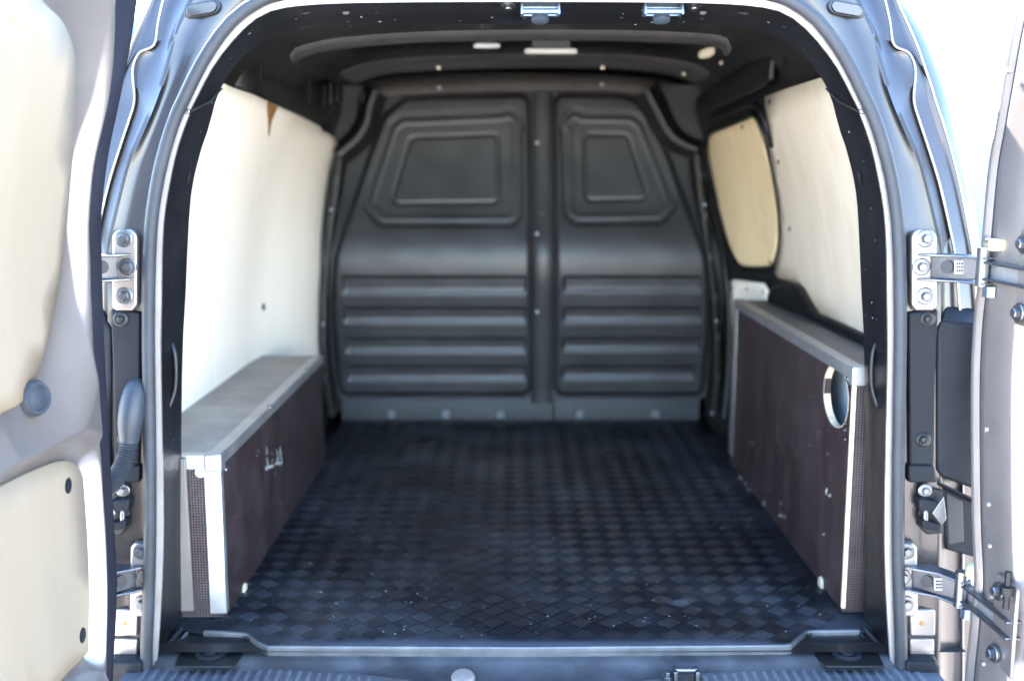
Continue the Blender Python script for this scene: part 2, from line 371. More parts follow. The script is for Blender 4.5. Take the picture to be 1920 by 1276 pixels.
def didx(P, n):
    """Catmull-Rom through P at evenly spaced row numbers, so that neighbouring lines stay level."""
    P = [np.array(p) for p in P]; Q = [2*P[0]-P[1]] + P + [2*P[-1]-P[-2]]; out = []
    for u in np.linspace(0, len(P)-1.0001, n):
        i = int(u); t = u-i; p0, p1, p2, p3 = Q[i:i+4]
        out.append(Vector(.5*((2*p1)+(p2-p0)*t+(2*p0-5*p1+4*p2-p3)*t*t+(3*p1-p0-3*p2+p3)*t**3)))
    return out
def sh(C, dx, dy): return [p+Vector((dx, dy, 0)) for p in C]
cA0 = didx(col_y(rowsA0, .006), NP); cA1 = didx(col_y(rowsA1, .0), NP); cB = didx(col_y(rowsB, .024), NP); cC = didx(col_y(rowsC, .03), NP); cD = didx(col_y(rowsD, .075), NP)
mA = [a.lerp(b, .45)+Vector((0, .007, 0)) for a, b in zip(cA0, cA1)]
A1b = [a.lerp(b, .16)+Vector((0, .004, 0)) for a, b in zip(cA1, cB)]
A2 = [a.lerp(b, .50)+Vector((0, .009, 0)) for a, b in zip(cA1, cB)]
B0 = [a.lerp(b, .95)+Vector((0, .004, 0)) for a, b in zip(cA1, cB)]
B2 = [a.lerp(b, .10) for a, b in zip(cB, cC)]
B3 = [a.lerp(b, .60)+Vector((0, .004, 0)) for a, b in zip(cB, cC)]
C0 = [a.lerp(b, .93)+Vector((0, .003, 0)) for a, b in zip(cB, cC)]
C2 = [a.lerp(b, .15)-Vector((0, .002, 0)) for a, b in zip(cC, cD)]
CD = [a.lerp(b, .6)-Vector((0, .012, 0)) for a, b in zip(cC, cD)]
pil = [sh(outward(half[:60], .004), 0, .012)]
curves = [sh(cA0, -.025, .012), cA0, mA, [a.lerp(b, .85) for a, b in zip(mA, cA1)], cA1, A1b, A2, B0, cB, B2, B3, C0, cC, C2, CD, cD, sh(cD, .012, .12), sh(cD, .02, .6), sh(cD, .02, 2.0)]
for s in (1, -1):
    cs = curves if s > 0 else [mirror(c) for c in curves]
    po = loft('corner_pillar', cs, PAINT, van, angle=75)
    for c_ in (cB, cC): tube('panel_seam', [p+Vector((0, -.0005, 0)) for p in (c_ if s > 0 else mirror(c_))], .0022, PAINT_IN, po, 8)
# roof skin between the pillars
rc = [c[0] for c in curves[1:]]
loft('roof_skin', [[Vector((x*p.x, p.y, p.z+.02*(1-x*x))) for x in np.linspace(-1, 1, 17)] for p in rc], PAINT, van, angle=70)

# oval drain plugs high on the pillars
for s in (1, -1):
    c = ony(-.002+rake(17), 1587, 17)
    for nm, r, h, m_ in (('drain_plug', 1.0, .004, PAINT), ('plug_groove', 1.18, .0015, RUBBER)):
        P = []
        for a in np.linspace(0, 2*math.pi, 28, endpoint=False):
            ca, sa = math.cos(a), math.sin(a)
            dx = (.016*(1 if ca > 0 else -1)+.0095*ca)*r; dz = .0095*sa*r - dx*.18
            P.append(Vector((s*(c.x+dx), c.y-h, c.z+dz)))
        prism(nm, P, (0, .012, 0), m_, van, .0015)

# ---- lower pillar furniture: plastic trim, tail lamp housings, latches, lower panels
def mirP(P, s): return [Vector((s*p[0], p[1], p[2])) for p in P]
for s in (1, -1):
    def Q(y, *pts): return mirP([ony(y, *p) for p in pts], s)
    # trim cover strip
    prism('trim_cover', Q(-.008, (1704, 586), (1760, 580), (1755, 700), (1752, 872), (1706, 872)), (0, .016, 0), PLAST, van, .004)
    for p in ((1740, 598), (1732, 824)):
        c = Q(-.009, p)[0]; lathe('trim_clip', c, (0, -1, 0), [(.0125, -.004), (.0125, .001), (.010, .0025), (.006, .0015), (.005, .004), (.002, .005)], RUBDK if s < 2 else PLAST, van, 18)
    prism('trim_foot', Q(-.010, (1704, 872), (1752, 872), (1758, 905), (1704, 905)), (0, .02, 0), PLAST, van, .004)
    # tail lamp housing with sloping shoulder
    a = Q(-.004, (1757, 620), (1768, 598), (1850, 612), (1852, 925), (1765, 895), (1757, 880)); sh_ = Q(.035, (1772, 566), (1858, 585))
    tl = prism('tail_lamp', a, (0, .06, 0), PLAST, van, .006, label='dark plastic side of the tail lamp housing')
    prism('lamp_shoulder', [a[1]-Vector((0, -.001, 0)), a[2]-Vector((0, -.001, 0)), sh_[1], sh_[0]], (0, .03, -.02), PLAST, tl, .003)
    box('lamp_lens', Vector((min(s*.74, s*.80), .075, .30)), Vector((max(s*.74, s*.80), .16, .62)), mat('red_lens', (.35, .02, .02), .15, coat=1), tl, .01)
    # latch keep
    lk = prism('door_catch', Q(-.004, (1722, 912), (1768, 918), (1768, 1000), (1738, 1002), (1722, 985)), (0, .012, 0), RUBDK, van, .002)
    prism('catch_body', Q(-.026, (1724, 935), (1760, 940), (1762, 962), (1724, 960)), (0, .024, 0), PLAST, lk, .003)
    prism('catch_jaw', Q(-.030, (1730, 975), (1766, 984), (1764, 996), (1730, 990)), (0, .026, 0), PLAST, lk, .002)
    prism('catch_jaw', Q(-.028, (1748, 962), (1770, 930), (1775, 972), (1765, 984)), (0, .004, 0), STEEL, lk, .001)
    tube('catch_pin', Q(-.022, (1735, 955), (1735, 985)), .0045, STEEL, lk, 8)
    c = Q(-.008, (1734, 919))[0]; bolt(c, (0, -1, 0), .006, lk)
    # bumper bracket and dark recess beside the catch
    br = prism('bumper_bracket', Q(.01, (1760, 905), (1828, 940), (1830, 1045), (1775, 1030)), (0, .012, 0), PLAST, van, .003)
    prism('bracket_recess', Q(.0085, (1774, 922), (1806, 938), (1808, 1015), (1778, 1022)), (0, .004, 0), VOID, br, .002)
    prism('bracket_fin', [*Q(-.01, (1757, 900), (1830, 935)), *Q(.01, (1830, 942), (1757, 907))], (0, 0, -.004), PLAST, br, .001)
    # painted lower panels
    prism('lower_panel', Q(.0, (1706, 1142), (1755, 1142), (1755, 1192), (1706, 1192)), (0, .02, 0), PAINT_IN, van, .003)
    prism('lower_panel', Q(.001, (1706, 1197), (1753, 1197), (1753, 1228), (1706, 1228)), (0, .02, 0), PAINT_IN, van, .003)
    dimple(Q(-.0004, (1729, 1168))[0], (0, -1, 0), .0042, van, 'rust_spot', RUST)
    prism('quarter_panel', Q(.03, (1757, 1050), (1830, 1080), (1822, 1180), (1812, 1300), (1757, 1300)), (0, .03, 0), PAINT_IN, van, .004)
    prism('bumper_corner', Q(-.03, (1700, 1240), (1755, 1240), (1764, 1250), (1764, 1320), (1700, 1320)), (0, .045, 0), PLAST, van, .004)
    prism('bumper_corner', Q(-.004, (1700, 1228), (1752, 1228), (1757, 1238), (1757, 1250), (1700, 1250)), (0, .02, 0), RUBDK, van, .002)
    # seam-sealed lip at the foot of the opening, and black handle bar pressed in the return
    fl = flange if s > 0 else flange[::-1]
    P = mirP([ony(.005, 1672, 1238), ony(.04, 1648, 1208), ony(.075, 1622, 1178)], s)
    tube('sealed_seam', dens(P, 10), .006, BLACKP, van, 8)
    P2 = mirP([ony(.003, 1660, 1248), ony(.04, 1634, 1212), ony(.07, 1612, 1186)], s)
    tube('sealed_seam', dens(P2, 10), .004, STEEL if s < 0 else BLACKP, van, 8)
    gb = mirP([ony(.07, 1650, 628), ony(.062, 1638, 655), ony(.06, 1634, 690), ony(.06, 1636, 730), ony(.055, 1648, 765), ony(.05, 1656, 774)], s)
    tube('pressed_rib', dens(gb, 24), .0048, BLACKP, van, 10)
    gl = mirP([ony(.058, 1641, 660), ony(.057, 1637, 690), ony(.056, 1640, 730), ony(.052, 1648, 762)], s)

# punched holes and paint chips along the return
def ret(i, f): return flange[i].lerp(inner[i], f)+Vector((0, .006, 0))
def retn(i, f=.5):
    t = (flange[i+1]-flange[i-1]).normalized(); r = (inner[i]-flange[i]).normalized(); nn = t.cross(r)
    return nn if nn.y < 0 else -nn
for i in list(range(8, NF-8, 5)):
    f = random.uniform(.3, .75); q = ret(i, f); nn = retn(i)
    dimple(q+nn*.006, nn, random.uniform(.0018, .0032), van, 'punched_hole')
for j, k_ in ((jr, jr+2), (jl, jl-2)):
    nn = retn(j); tube('return_seam', [flange[j]+nn*.002+Vector((0, .006, 0)), mid[j].lerp(mid[k_], .5)+nn*.002, inner[k_]+nn*.002], .0016, BOWP, van, 6)
for j in (jr-4, jl+4):
    q = ret(j, .62); nn = retn(j); lathe('oval_hole', q+nn*.006, nn, [(.007, 0), (.007, .0008), (.005, .001)], VOID, van, 14, (1.5, .7))
V = []; F = []
for _ in range(34):
    i = random.choice([random.randint(6, NF-8), random.randint(40, 78)]); f = random.uniform(.15, .9); q = ret(i, f); nn = retn(i); q = q+nn*.0068
    t = (flange[i+1]-flange[i-1]).normalized(); u = nn.cross(t); r = random.uniform(.0006, .0018); k0 = len(V)
    for a in range(5):
        an = a*1.2566+random.random()*.5; V.append(q+(t*math.cos(an)*random.uniform(1, 2.2)+u*math.sin(an))*r)
    F.append(tuple(range(k0, k0+5)))
mesh('paint_chips', V, F, WHITE, van, kind='stuff')
# bigger round plugs near the top corners
for s in (1, -1):
    for px, py, r, m_ in ((1487, 37, .0105, BLACKP), (1397, 20, .012, VOID), (1318, 24, .006, BOWP)):
        q = ony(.045, px, py); q.x *= s; lathe('header_plug' if m_ != VOID else 'header_hole', q, (0, -.75, -.5), [(r, -.004), (r, .001), (r*.8, .002)], m_, van, 18, (.55, 1))

# ---- cargo lining: closed dark shell
G = [(.70, -.012), (.725, .1), (.735, .25), (.73, .42), (.708, .6), (.668, .78), (.605, .95), (.588, 1.03), (.55, 1.085), (.44, 1.115), (.2, 1.127), (0, 1.13)]
Gd = dens([(a, 0, b) for a, b in G], 60)
gz = np.array([p.z for p in Gd]); gx = np.array([p.x for p in Gd])
def wallx(z, y):
    x = float(np.interp(min(z, 1.0), gz[:48], gx[:48]))
    t = min(1, max(0, (y-1.05)/.6)); t = t*t*(3-2*t)
    return x - t*(.085 if z < .5 else .085-.05*min(1, (z-.5)/.4))
def gloop(y, k=1):
    h = [Vector((p.x, y, p.z)) for p in Gd]
    for p in h: p.x -= (p.x > .5)*(float(np.interp(p.z, gz[:48], gx[:48]))-wallx(p.z, y)) if p.z < 1.03 else 0
    return h + mirror(h[:-1])[::-1]
lb = dens(inn, 60); lb = [p+Vector((0, .03, 0)) for p in outward(lb + mirror(lb[:-1])[::-1], .03)]
loops = [lb] + [gloop(y) for y in (.19, .3, .45, .6, .8, 1.0, 1.1, 1.2, 1.3, 1.4, 1.5, 1.6, 1.7, 1.85, 1.95)]
loft('cargo_lining', loops, LINING, van, angle=60, label='dark painted inside of the cargo bay sides and roof')
mesh('cargo_floor', [(-.76, .0, -.006), (.76, .0, -.006), (.76, 2.0, -.006), (-.76, 2.0, -.006)], [(0, 1, 2, 3)], LINING, van)
mesh('front_closing_panel', [(-.8, 1.96, -.1), (.8, 1.96, -.1), (.8, 1.96, 1.2), (-.8, 1.96, 1.2)], [(0, 1, 2, 3)], LINING, van)

def onwall(px, py, off=.012, sgn=None):
    s = sgn or (1 if px > 960 else -1); x = .6
    for _ in range(40):
        p = onx(s*x, px, py); nx = wallx(p.z, p.y)-off; x = .5*x+.5*nx
    return onx(s*x, px, py)
def patch(name, px, m, off, th, parent=van, sgn=None, extra=None, step=.05, sm=0, **k):
    P = [onwall(a, b, off, sgn) for a, b in px]; s = 1 if P[0].x > 0 else -1
    B = [(p.y, p.z) for p in P]
    if extra: B = extra(B)
    if sm: B = [(q.x, q.y) for q in dens(B, sm, True)]
    if th: k.update(solid=th, solid_off=0)
    return fill2d(B, step, lambda y, z: Vector((s*(wallx(z, y)-off), y, z)), name, m, parent, **k)

# left plywood lining, one tall sheet with a notched top edge
topL = [(432, 163), (470, 176), (505, 192), (560, 217), (598, 236), (603, 246), (612, 249), (624, 256), (631, 272), (633, 295), (629, 330), (622, 380), (614, 435), (608, 480), (604, 530), (601, 600), (600, 650), (600, 700)]
def extL(B): return [(.14, B[0][1]+.012)] + B + [(B[-1][0], .20), (.14, .20)]
plyl = patch('plywood_sheet', topL, PLYL, .014, .009, extra=extL, label='pale plywood sheet lining the left wall')
for px, py, r in ((495, 575, .010), (620, 393, .006), (605, 607, .006)):
    q = onwall(px, py, .021); lathe('screw' if r < .008 else 'cable_hole', q, (1, 0, .1), [(r, -.003), (r, .001), (r*.6, .002)], STEEL if r < .008 else VOID, plyl, 14)
q = [onwall(a, b_, .0205) for a, b_ in ((502, 191), (521, 200), (516, 210), (508, 230), (504, 256), (503, 250), (503, 226), (501, 206))]
prism('rust_streak', q, (.0012, 0, 0), RUST, plyl)
# right plywood: rear sheet, sliding door sheet, small lower sheet
PR = [(1437, 181), (1470, 168), (1535, 147), (1560, 140)]
PRl = [(1612, 645), (1560, 605), (1520, 588), (1506, 560), (1497, 536), (1486, 527), (1462, 521), (1455, 511), (1457, 498), (1463, 470), (1467, 432), (1464, 390), (1456, 335), (1446, 285), (1438, 252), (1443, 244), (1443, 232), (1438, 200)]
def extR(B): 
    k_ = len(PR); return B[:k_] + [(.14, B[k_-1][1]+.01), (.14, .40)] + B[k_:]
plyr = patch('plywood_sheet', PR+PRl, PLYR, .020, .009, extra=extR, label='warm toned plywood sheet lining the right rear wall')
for px, py in ((1459, 304), (1480, 429), (1442, 191), (1478, 532)):
    q = onwall(px, py, .027); dimple(q, (-1, 0, .1), .006, plyr, 'screw_hole')
WIN = [(1325, 262), (1330, 250), (1345, 242), (1395, 222), (1411, 215), (1422, 226), (1436, 262), (1450, 320), (1461, 390), (1464, 435), (1461, 470), (1452, 497), (1440, 503), (1400, 503), (1384, 497), (1369, 470), (1356, 430), (1342, 370), (1328, 300)]
plyw = patch('plywood_sheet', WIN, PLYW, .006, .006, step=.04, label='tan plywood sheet in the side door window opening')
WINF = WIN
P = [onwall(a, b_, .012) for a, b_ in WINF]
tube('window_rim', dens(P+[P[0]], 70), .0075, RUBDK, plyw, 8)
for px, py, m_ in ((1348, 374, CREAM), (1392, 238, RUST), (1444, 492, RUST)):
    q = onwall(px, py, .011); lathe('screw', q, (-1, 0, .1), [(.006, -.002), (.006, .002), (.003, .003)], m_, plyw, 10)
patch('plywood_sheet', [(1369, 527), (1378, 524), (1432, 531), (1440, 545), (1440, 640), (1372, 640)], PLYL, .022, .008, step=.05, label='small pale plywood piece above the right box')
for px, py in ((1373, 540), (1400, 542), (1430, 545)): dimple(onwall(px, py, .029), (-1, 0, 0), .0045, van, 'screw_hole')
# dark sill strip under the right sheet and the moulded latch cover
P = [onwall(a, b_, .03) for a, b_ in ((1500, 580), (1540, 598), (1580, 616), (1640, 645))]
tube('rubber_strip', dens(P, 12), .012, RUBDK, van, 8)
CV = [onwall(a, b_, .05) for a, b_ in ((1437, 572), (1436, 550), (1446, 536), (1462, 530), (1480, 530), (1490, 540), (1504, 566), (1520, 592), (1500, 590), (1460, 582))]
prism('latch_cover', CV, (.06, 0, 0), RUBDK, van, .012, seg=4, label='black moulded cover on the right box top')
# upper side rails with slots, brackets
def rail_panel(name, px, off, m, th=.006, **k): return patch(name, px, m, off, th, step=.06, **k)
rl = rail_panel('roof_side_rail', [(470, 100), (540, 78), (560, 112), (615, 150), (640, 168), (632, 200), (600, 232), (505, 190), (440, 160)], .0, LINING)
for px in ((488, 96, 493, 152), (579, 146, 584, 194), (607, 160, 611, 203)):
    a, b_, c, d = px; q = [onwall(x, y, .014, -1) for x, y in ((a, b_), (c, b_), (c, d), (a, d))]
    prism('rail_slot', q, (.002, 0, 0), VOID, van)
for px in ((617, 155, 625, 196), (630, 156, 638, 190)):
    a, b_, c, d = px; q = [onwall(x, y, .02, -1) for x, y in ((a, b_), (c, b_), (c, d), (a, d))]
    prism('rail_bracket', q, (.008, 0, 0), LINING, van, .002)
q = [onwall(x, y, .012, 1) for x, y in ((1332, 168), (1448, 100), (1456, 110), (1453, 150), (1440, 165), (1338, 208), (1330, 190))]
prism('rail_plate', q, (-.014, 0, 0), LINING, van, .004)
q = [onwall(x, y, .016, 1) for x, y in ((1467, 78), (1473, 78), (1475, 130), (1468, 132))]
prism('rail_slot', q, (-.002, 0, 0), VOID, van)
for px, py in ((1398, 138), (1405, 168), (1358, 118), (1345, 150)):
    q = onwall(px, py, .028, 1); screw(q, (-1, -.2, 0), .005, van)
P = [onwall(x, y, .03, 1) for x, y in ((1330, 225), (1365, 212), (1405, 196), (1420, 200), (1436, 232), (1446, 275))]
tube('door_seal', dens(P, 24), .007, RUBDK, van, 8)
P = [onwall(x, y, .03, 1) for x, y in ((1316, 270), (1322, 330), (1338, 400), (1352, 460), (1362, 520), (1368, 600), (1366, 700), (1358, 785))]
tube('door_seal', dens(P, 30), .013, RUBDK, van, 8)

# ---- roof: bows, lamp, plugs
def bow(name, y, px, dep, hgt, m, drop=.004):
    C = dens([ony(y, *p) for p in px], 50)
    loft(name, [sh(C, 0, -.004) if 0 else [p+Vector((0, -.006, hgt)) for p in C], C, [p+Vector((0, .008, -.004)) for p in C], [p+Vector((0, dep-.008, -drop)) for p in C], [p+Vector((0, dep, 0)) for p in C], [p+Vector((0, dep+.006, hgt)) for p in C]], m, van, angle=50)
bow('roof_bow', .42, [(545, 112), (556, 98), (620, 82), (700, 74), (800, 68), (960, 65), (1120, 65), (1250, 68), (1340, 74), (1364, 82), (1370, 96)], .06, .008, BOWP, .006)
bow('roof_bow', 1.0, [(640, 140), (700, 120), (830, 110), (1010, 106), (1180, 108), (1290, 122), (1330, 140)], .26, .006, BOWP)
def roofz(x): return float(np.interp(abs(x), gx[::-1], gz[::-1]))
def onroof(px, py, dz=0):
    z = 1.12
    for _ in range(20):
        p = onz(z, px, py); z = .5*z+.5*(roofz(p.x)-dz)
    return onz(z, px, py)
c = ony(.85, 1033, 98)
P = []
for a in np.linspace(0, 2*math.pi, 32, endpoint=False):
    ca, sa = math.cos(a), math.sin(a)
    P.append(Vector((c.x+.050*(1 if ca > 0 else -1)+.0125*ca, c.y+.014*sa, c.z-.004)))
lamp = prism('roof_lamp', P, (0, 0, .012), LAMPP, van, .004, seg=3, label='pale oblong interior lamp on the roof')
for px, py, rx in ((1325, 103, .022),):
    cp = ony(.8, px, py); lathe('roof_plug', cp, (0, -.35, -1), [(rx, -.01), (rx, .0), (rx*.8, .003)], CREAM, van, 18, (.5, 1.0))
box('lamp_base', Vector((c.x-.045, c.y-.008, c.z+.008)), Vector((c.x+.045, c.y+.010, 1.128)), LINING, lamp, .002)
c = ony(.85, 912, 90)
ft = prism('roof_fitting', [c+Vector((a, b_, 0)) for a, b_ in ((-.030, -.004), (-.012, -.010), (.004, -.006), (.016, -.011), (.032, -.004), (.030, .012), (-.026, .012))], (0, 0, .010), WHITE, van, .003, label='small pale scuffed fitting on the roof beside the lamp')
box('fitting_base', Vector((c.x-.022, c.y-.002, c.z+.009)), Vector((c.x+.022, c.y+.010, 1.128)), LINING, ft, .002)
for px, py in ((822, 127), (1130, 127), (1246, 72), (1210, 88), (1283, 137), (1352, 118)):
    screw(ony(1.14, px, py), (0, -1, -.3), .0055, van, CREAM)
# header strikers (steel loops) and their bolts
for px, tilt in ((1013, 1), (1243, -1)):
    c = ony(.02, px, 14)
    st = box('striker', c+Vector((-.030, .012, -.012)), c+Vector((.030, .02, .02)), BLUEST, van, .002)
    for sx in (-1, 1):
        prism('striker_cheek', [c+Vector((sx*.027, -.020, -.013)), c+Vector((sx*.027, .014, -.013)), c+Vector((sx*.027, .014, .014)), c+Vector((sx*.027, -.012, .014))], (sx*.004, 0, 0), BLUEST, st, .001)
    tube('striker_bar', [c+Vector((-.030, -.014, -.008)), c+Vector((.030, -.014, -.008))], .0045, BLUEST, st, 10)
    lathe('striker_boss', c+Vector((0, .016, -.016)), (0, -.3, -1), [(.014, -.004), (.014, .003), (.009, .005)], BLUEST, st, 16)
    bolt(c+Vector((-tilt*.050, .005, .004)), (0, -.4, -1), .006, van)
    dimple(c+Vector((-tilt*.035, .055, -.012)), (0, -.3, -1), .008, van, 'header_hole', BLACKP)

# ---- bulkhead: two embossed sheets, centre post, rails, screws
BY = 1.70
bk = bpy.data.objects.new('bulkhead', None); bk.location = (0, BY, 0); COL.objects.link(bk); bk.parent = van; bk.matrix_parent_inverse = Matrix.Translation(-van.location)
bk.location = (0, BY, 0); bk['label'] = 'black embossed plastic bulkhead closing the front of the bay'
def bxz(pts): return [(ony(BY, *p).x, ony(BY, *p).z) for p in pts]
def prof(z):                                        # lean of the sheet: belly at mid height
    zf = np.linspace(-.1, 1.3, 700); k_ = np.hanning(111); k_ /= k_.sum()
    pf = np.convolve(np.pad(np.interp(zf, [-.02, .09, .12, .30, .46, .53, .58, .63, .70, .85, 1.1], [.0, .0, -.006, -.044, -.082, -.094, -.086, -.062, -.030, .012, .050]), 55, 'edge'), k_, 'valid')
    return np.interp(z, zf, pf)
def emboss(name, outline, win_out, win_in, slots, xr):
    xs = np.linspace(*xr, 190); zs = np.linspace(.075, 1.075, 300); X, Z = np.meshgrid(xs, zs)
    h = prof(Z)
    o_ = sdf_poly(shrink(bxz(outline), .03), X, Z)-.03
    h = h - .016*sstep(.012, -.010, o_)
    wo = sdf_poly(shrink(bxz(win_out), .045), X, Z)-.045
    h = h + .007*sstep(.005, -.006, wo) - .0025*sstep(-.014, -.023, wo) + .002*sstep(-.030, -.038, wo)
    wi = sdf_poly(shrink(bxz(win_in), .022), X, Z)-.022
    h = h + .0035*sstep(.007, .0, wi) - .0035*sstep(-.004, -.011, wi)
    for x0, x1, y0, y1 in slots:
        P = bxz(((x0, y0), (x1, y0), (x1, y1), (x0, y1)))
        zt = max(p[1] for p in P); zb = min(p[1] for p in P); xa = min(p[0] for p in P); xb = max(p[0] for p in P)
        mx_ = sstep(xa, xa+.016, X)*sstep(xb, xb-.008, X)
        pz_ = sstep(zt+.002, zt-.007, Z)*np.clip((Z-zb)/(.36*(zt-zb)), 0, 1)**.8
        h = h + .010*mx_*pz_
    ns = np.sin(X*37+Z*11)*np.cos(Z*29-X*7)*.0006
    V = [Vector((a, BY+c+d, b_)) for a, b_, c, d in zip(X.ravel(), Z.ravel(), h.ravel(), ns.ravel())]
    nc = len(xs); F = [(j*nc+i, j*nc+i+1, (j+1)*nc+i+1, (j+1)*nc+i) for j in range(len(zs)-1) for i in range(nc-1)]
    return mesh(name, V, F, BULK, bk, smooth=True, angle=180)
xc0 = ony(BY, 999, 450).x; xc1 = ony(BY, 1036, 450).x
emboss('bulkhead_sheet', [(760, 184), (991, 178), (993, 736), (640, 736), (632, 600), (640, 480), (664, 395), (692, 300), (722, 215)],
       [(748, 213), (966, 204), (979, 216), (979, 408), (962, 423), (716, 423), (684, 388), (690, 350), (726, 232)],
       [(768, 257), (934, 250), (936, 380), (734, 382)],
       [(648, 988, 512, 547), (648, 988, 570, 602), (650, 988, 628, 658), (652, 988, 682, 712)], (-.68, xc0))
emboss('bulkhead_sheet', [(1042, 178), (1170, 180), (1212, 200), (1255, 300), (1285, 395), (1312, 480), (1322, 600), (1314, 736), (1042, 736)],
       [(1062, 207), (1190, 208), (1213, 228), (1262, 360), (1264, 386), (1240, 418), (1074, 421), (1054, 402), (1052, 218)],
       [(1096, 250), (1178, 252), (1216, 374), (1096, 376)],
       [(1050, 1306, 512, 543), (1050, 1308, 570, 600), (1050, 1308, 628, 655), (1050, 1300, 682, 709)], (xc1, .70))
zs = np.linspace(.06, 1.085, 60)
def postrow(x, dy): return [Vector((x, BY+float(prof(z))+dy, z)) for z in zs]
loft('centre_post', [postrow(xc0-.001, .02), postrow(xc0+.001, -.006), postrow(xc0+.006, -.010), postrow(xc1-.006, -.010), postrow(xc1-.001, -.006), postrow(xc1+.001, .02)], BULK, bk, angle=60)
tr = [ony(BY+.02, *p) for p in ((680, 172), (720, 160), (800, 154), (900, 150), (1010, 148), (1120, 149), (1190, 152), (1230, 160))]
C = dens(tr, 40)
loft('top_rail', [[p+Vector((0, .02, .012)) for p in C], C, [p+Vector((0, -.022, -.012)) for p in C], [p+Vector((0, -.028, -.036)) for p in C], [p+Vector((0, .03, -.040)) for p in C]], mat('top_rail_paint', (.085, .074, .066), .5, var=.15, vscale=9), bk, angle=50)
bx0, bx1 = ony(BY, 640, 780).x, ony(BY, 1312, 780).x
def rail(x0, x1):
    pr = [(.07, .104), (.034, .102), (.028, .092), (.022, .0), (.022, -.01)]
    loft('bottom_rail', [[Vector((x, BY+a-.012, b_)) for x in np.linspace(x0, x1, 2)] for a, b_ in pr], mat('grey_bulkhead_flange', (.013, .014, .0175), .5, spec=.3, bump=.08, bscale=160, var=.15, vscale=9), bk, angle=30)
rail(bx0, xc1+.004); rail(xc1+.009, bx1)
for px in (735, 836, 938, 1086, 1228):
    c = ony(BY+.010, px, 776); box('floor_clip', c+Vector((-.013, -.006, -.014)), c+Vector((.013, .006, .014)), PLASTL, bk, .003)
for px, py in ((1007, 267), (1007, 438), (1007, 585)):
    q = ony(BY-.03, px, py); q.y = BY+float(prof(q.z))-.0115; q = ony(q.y, px, py); screw(q, (0, -1, 0), .0078, bk)
for px, py in ((1017, 205), (1017, 400), (1017, 546), (1017, 605), (1017, 665)):
    q = ony(BY-.03, px, py); q = ony(BY+float(prof(q.z))-.0105, px, py); lathe('push_rivet', q, (0, -1, 0), [(.007, -.002), (.007, .001), (.004, .002), (.003, .0005)], BULK, bk, 12)
for px, py in ((823, 164), (1129, 157)): screw(ony(BY-.006, px, py), (0, -1, 0), .0085, bk)
for px, py in ((738, 166), (862, 160), (972, 157), (1075, 156), (1168, 160)): dimple(ony(BY-.004, px, py), (0, -1, 0), .005, bk)
# side flanges of the bulkhead with their screws
for s, L, scr in ((-1, [(636, 300), (630, 350), (620, 420), (611, 500), (607, 580), (608, 680), (622, 780)], [(620, 393), (605, 607)]),
                  (1, [(1306, 290), (1312, 350), (1322, 420), (1333, 500), (1341, 580), (1345, 680), (1338, 780)], [(1322, 384), (1344, 602), (1336, 775)])):
    C = dens([ony(1.60, *p) for p in L], 40); o_ = Vector((-s*.02, .02, 0))
    loft('side_flange', [[p+Vector((s*.012, -.004, 0)) for p in C], [p+Vector((s*.006, -.008, 0)) for p in C], [p+Vector((-s*.008, -.008, 0)) for p in C], [p+Vector((-s*.012, .0, 0)) for p in C], [p+Vector((-s*.012, .12, 0)) for p in C]], LINING, bk, angle=40)
    for p in scr: screw(ony(1.588, *p), (0, -1, 0), .0068, bk)
    for k_ in range(3, 38, 6): box('flange_tab', C[k_]+Vector((-.008, -.014, -.012)), C[k_]+Vector((.008, -.006, .012)), LINING, bk, .002)
# curved gussets sweeping from the top rail into the sides
for s, L in ((-1, [(705, 170), (694, 200), (688, 230), (672, 258), (650, 278), (634, 292)]), (1, [(1212, 170), (1230, 205), (1245, 235), (1262, 258), (1285, 272), (1310, 282)])):
    C = dens([ony(1.64, *p) for p in L], 24)
    loft('corner_gusset', [[p+Vector((s*.05, .10, .03)) for p in C], [p+Vector((s*.006, -.002, .004)) for p in C], [p+Vector((-s*.006, -.002, -.004)) for p in C], [p+Vector((-s*.03, .045, -.02)) for p in C]], LINING, bk, angle=50)

# ---- sill and bumper step
mat_front = [onz(0, *p) for p in ((1612, 1184), (1515, 1185), (1500, 1196), (1482, 1212), (987, 1216), (502, 1214), (480, 1205), (462, 1190), (382, 1186))]
edge = lin(mat_front, 90)
loft('sill_strip', [[p+Vector((0, .010, .001)) for p in edge], [p+Vector((0, .006, .0034)) for p in edge], [p+Vector((0, .0, .0034)) for p in edge], [p+Vector((0, -.0012, .002)) for p in edge], [p+Vector((0, -.0012, -.002)) for p in edge], [p+Vector((0, .004, -.02)) for p in edge]], mat('dull_aluminium', (.16, .165, .175), .45, .7, var=.2, vscale=12), van, angle=20, label='aluminium edging strip along the front of the mat')
def sill_row(y, z, n=60, w_=.63, wav=0): return [Vector((x, y, z)) for x in np.linspace(-w_, w_, n)]
sy = [(.10, -.012), (.02, -.014), (-.002, -.016), (-.010, -.022), (-.028, -.030), (-.050, -.034), (-.10, -.040)]
loft('sill_cover', [sill_row(a, b_) for a, b_ in sy], mat('sill_plastic', (.035, .037, .042), .4, bump=.1, bscale=120, var=.5, vscale=8), van, angle=60)
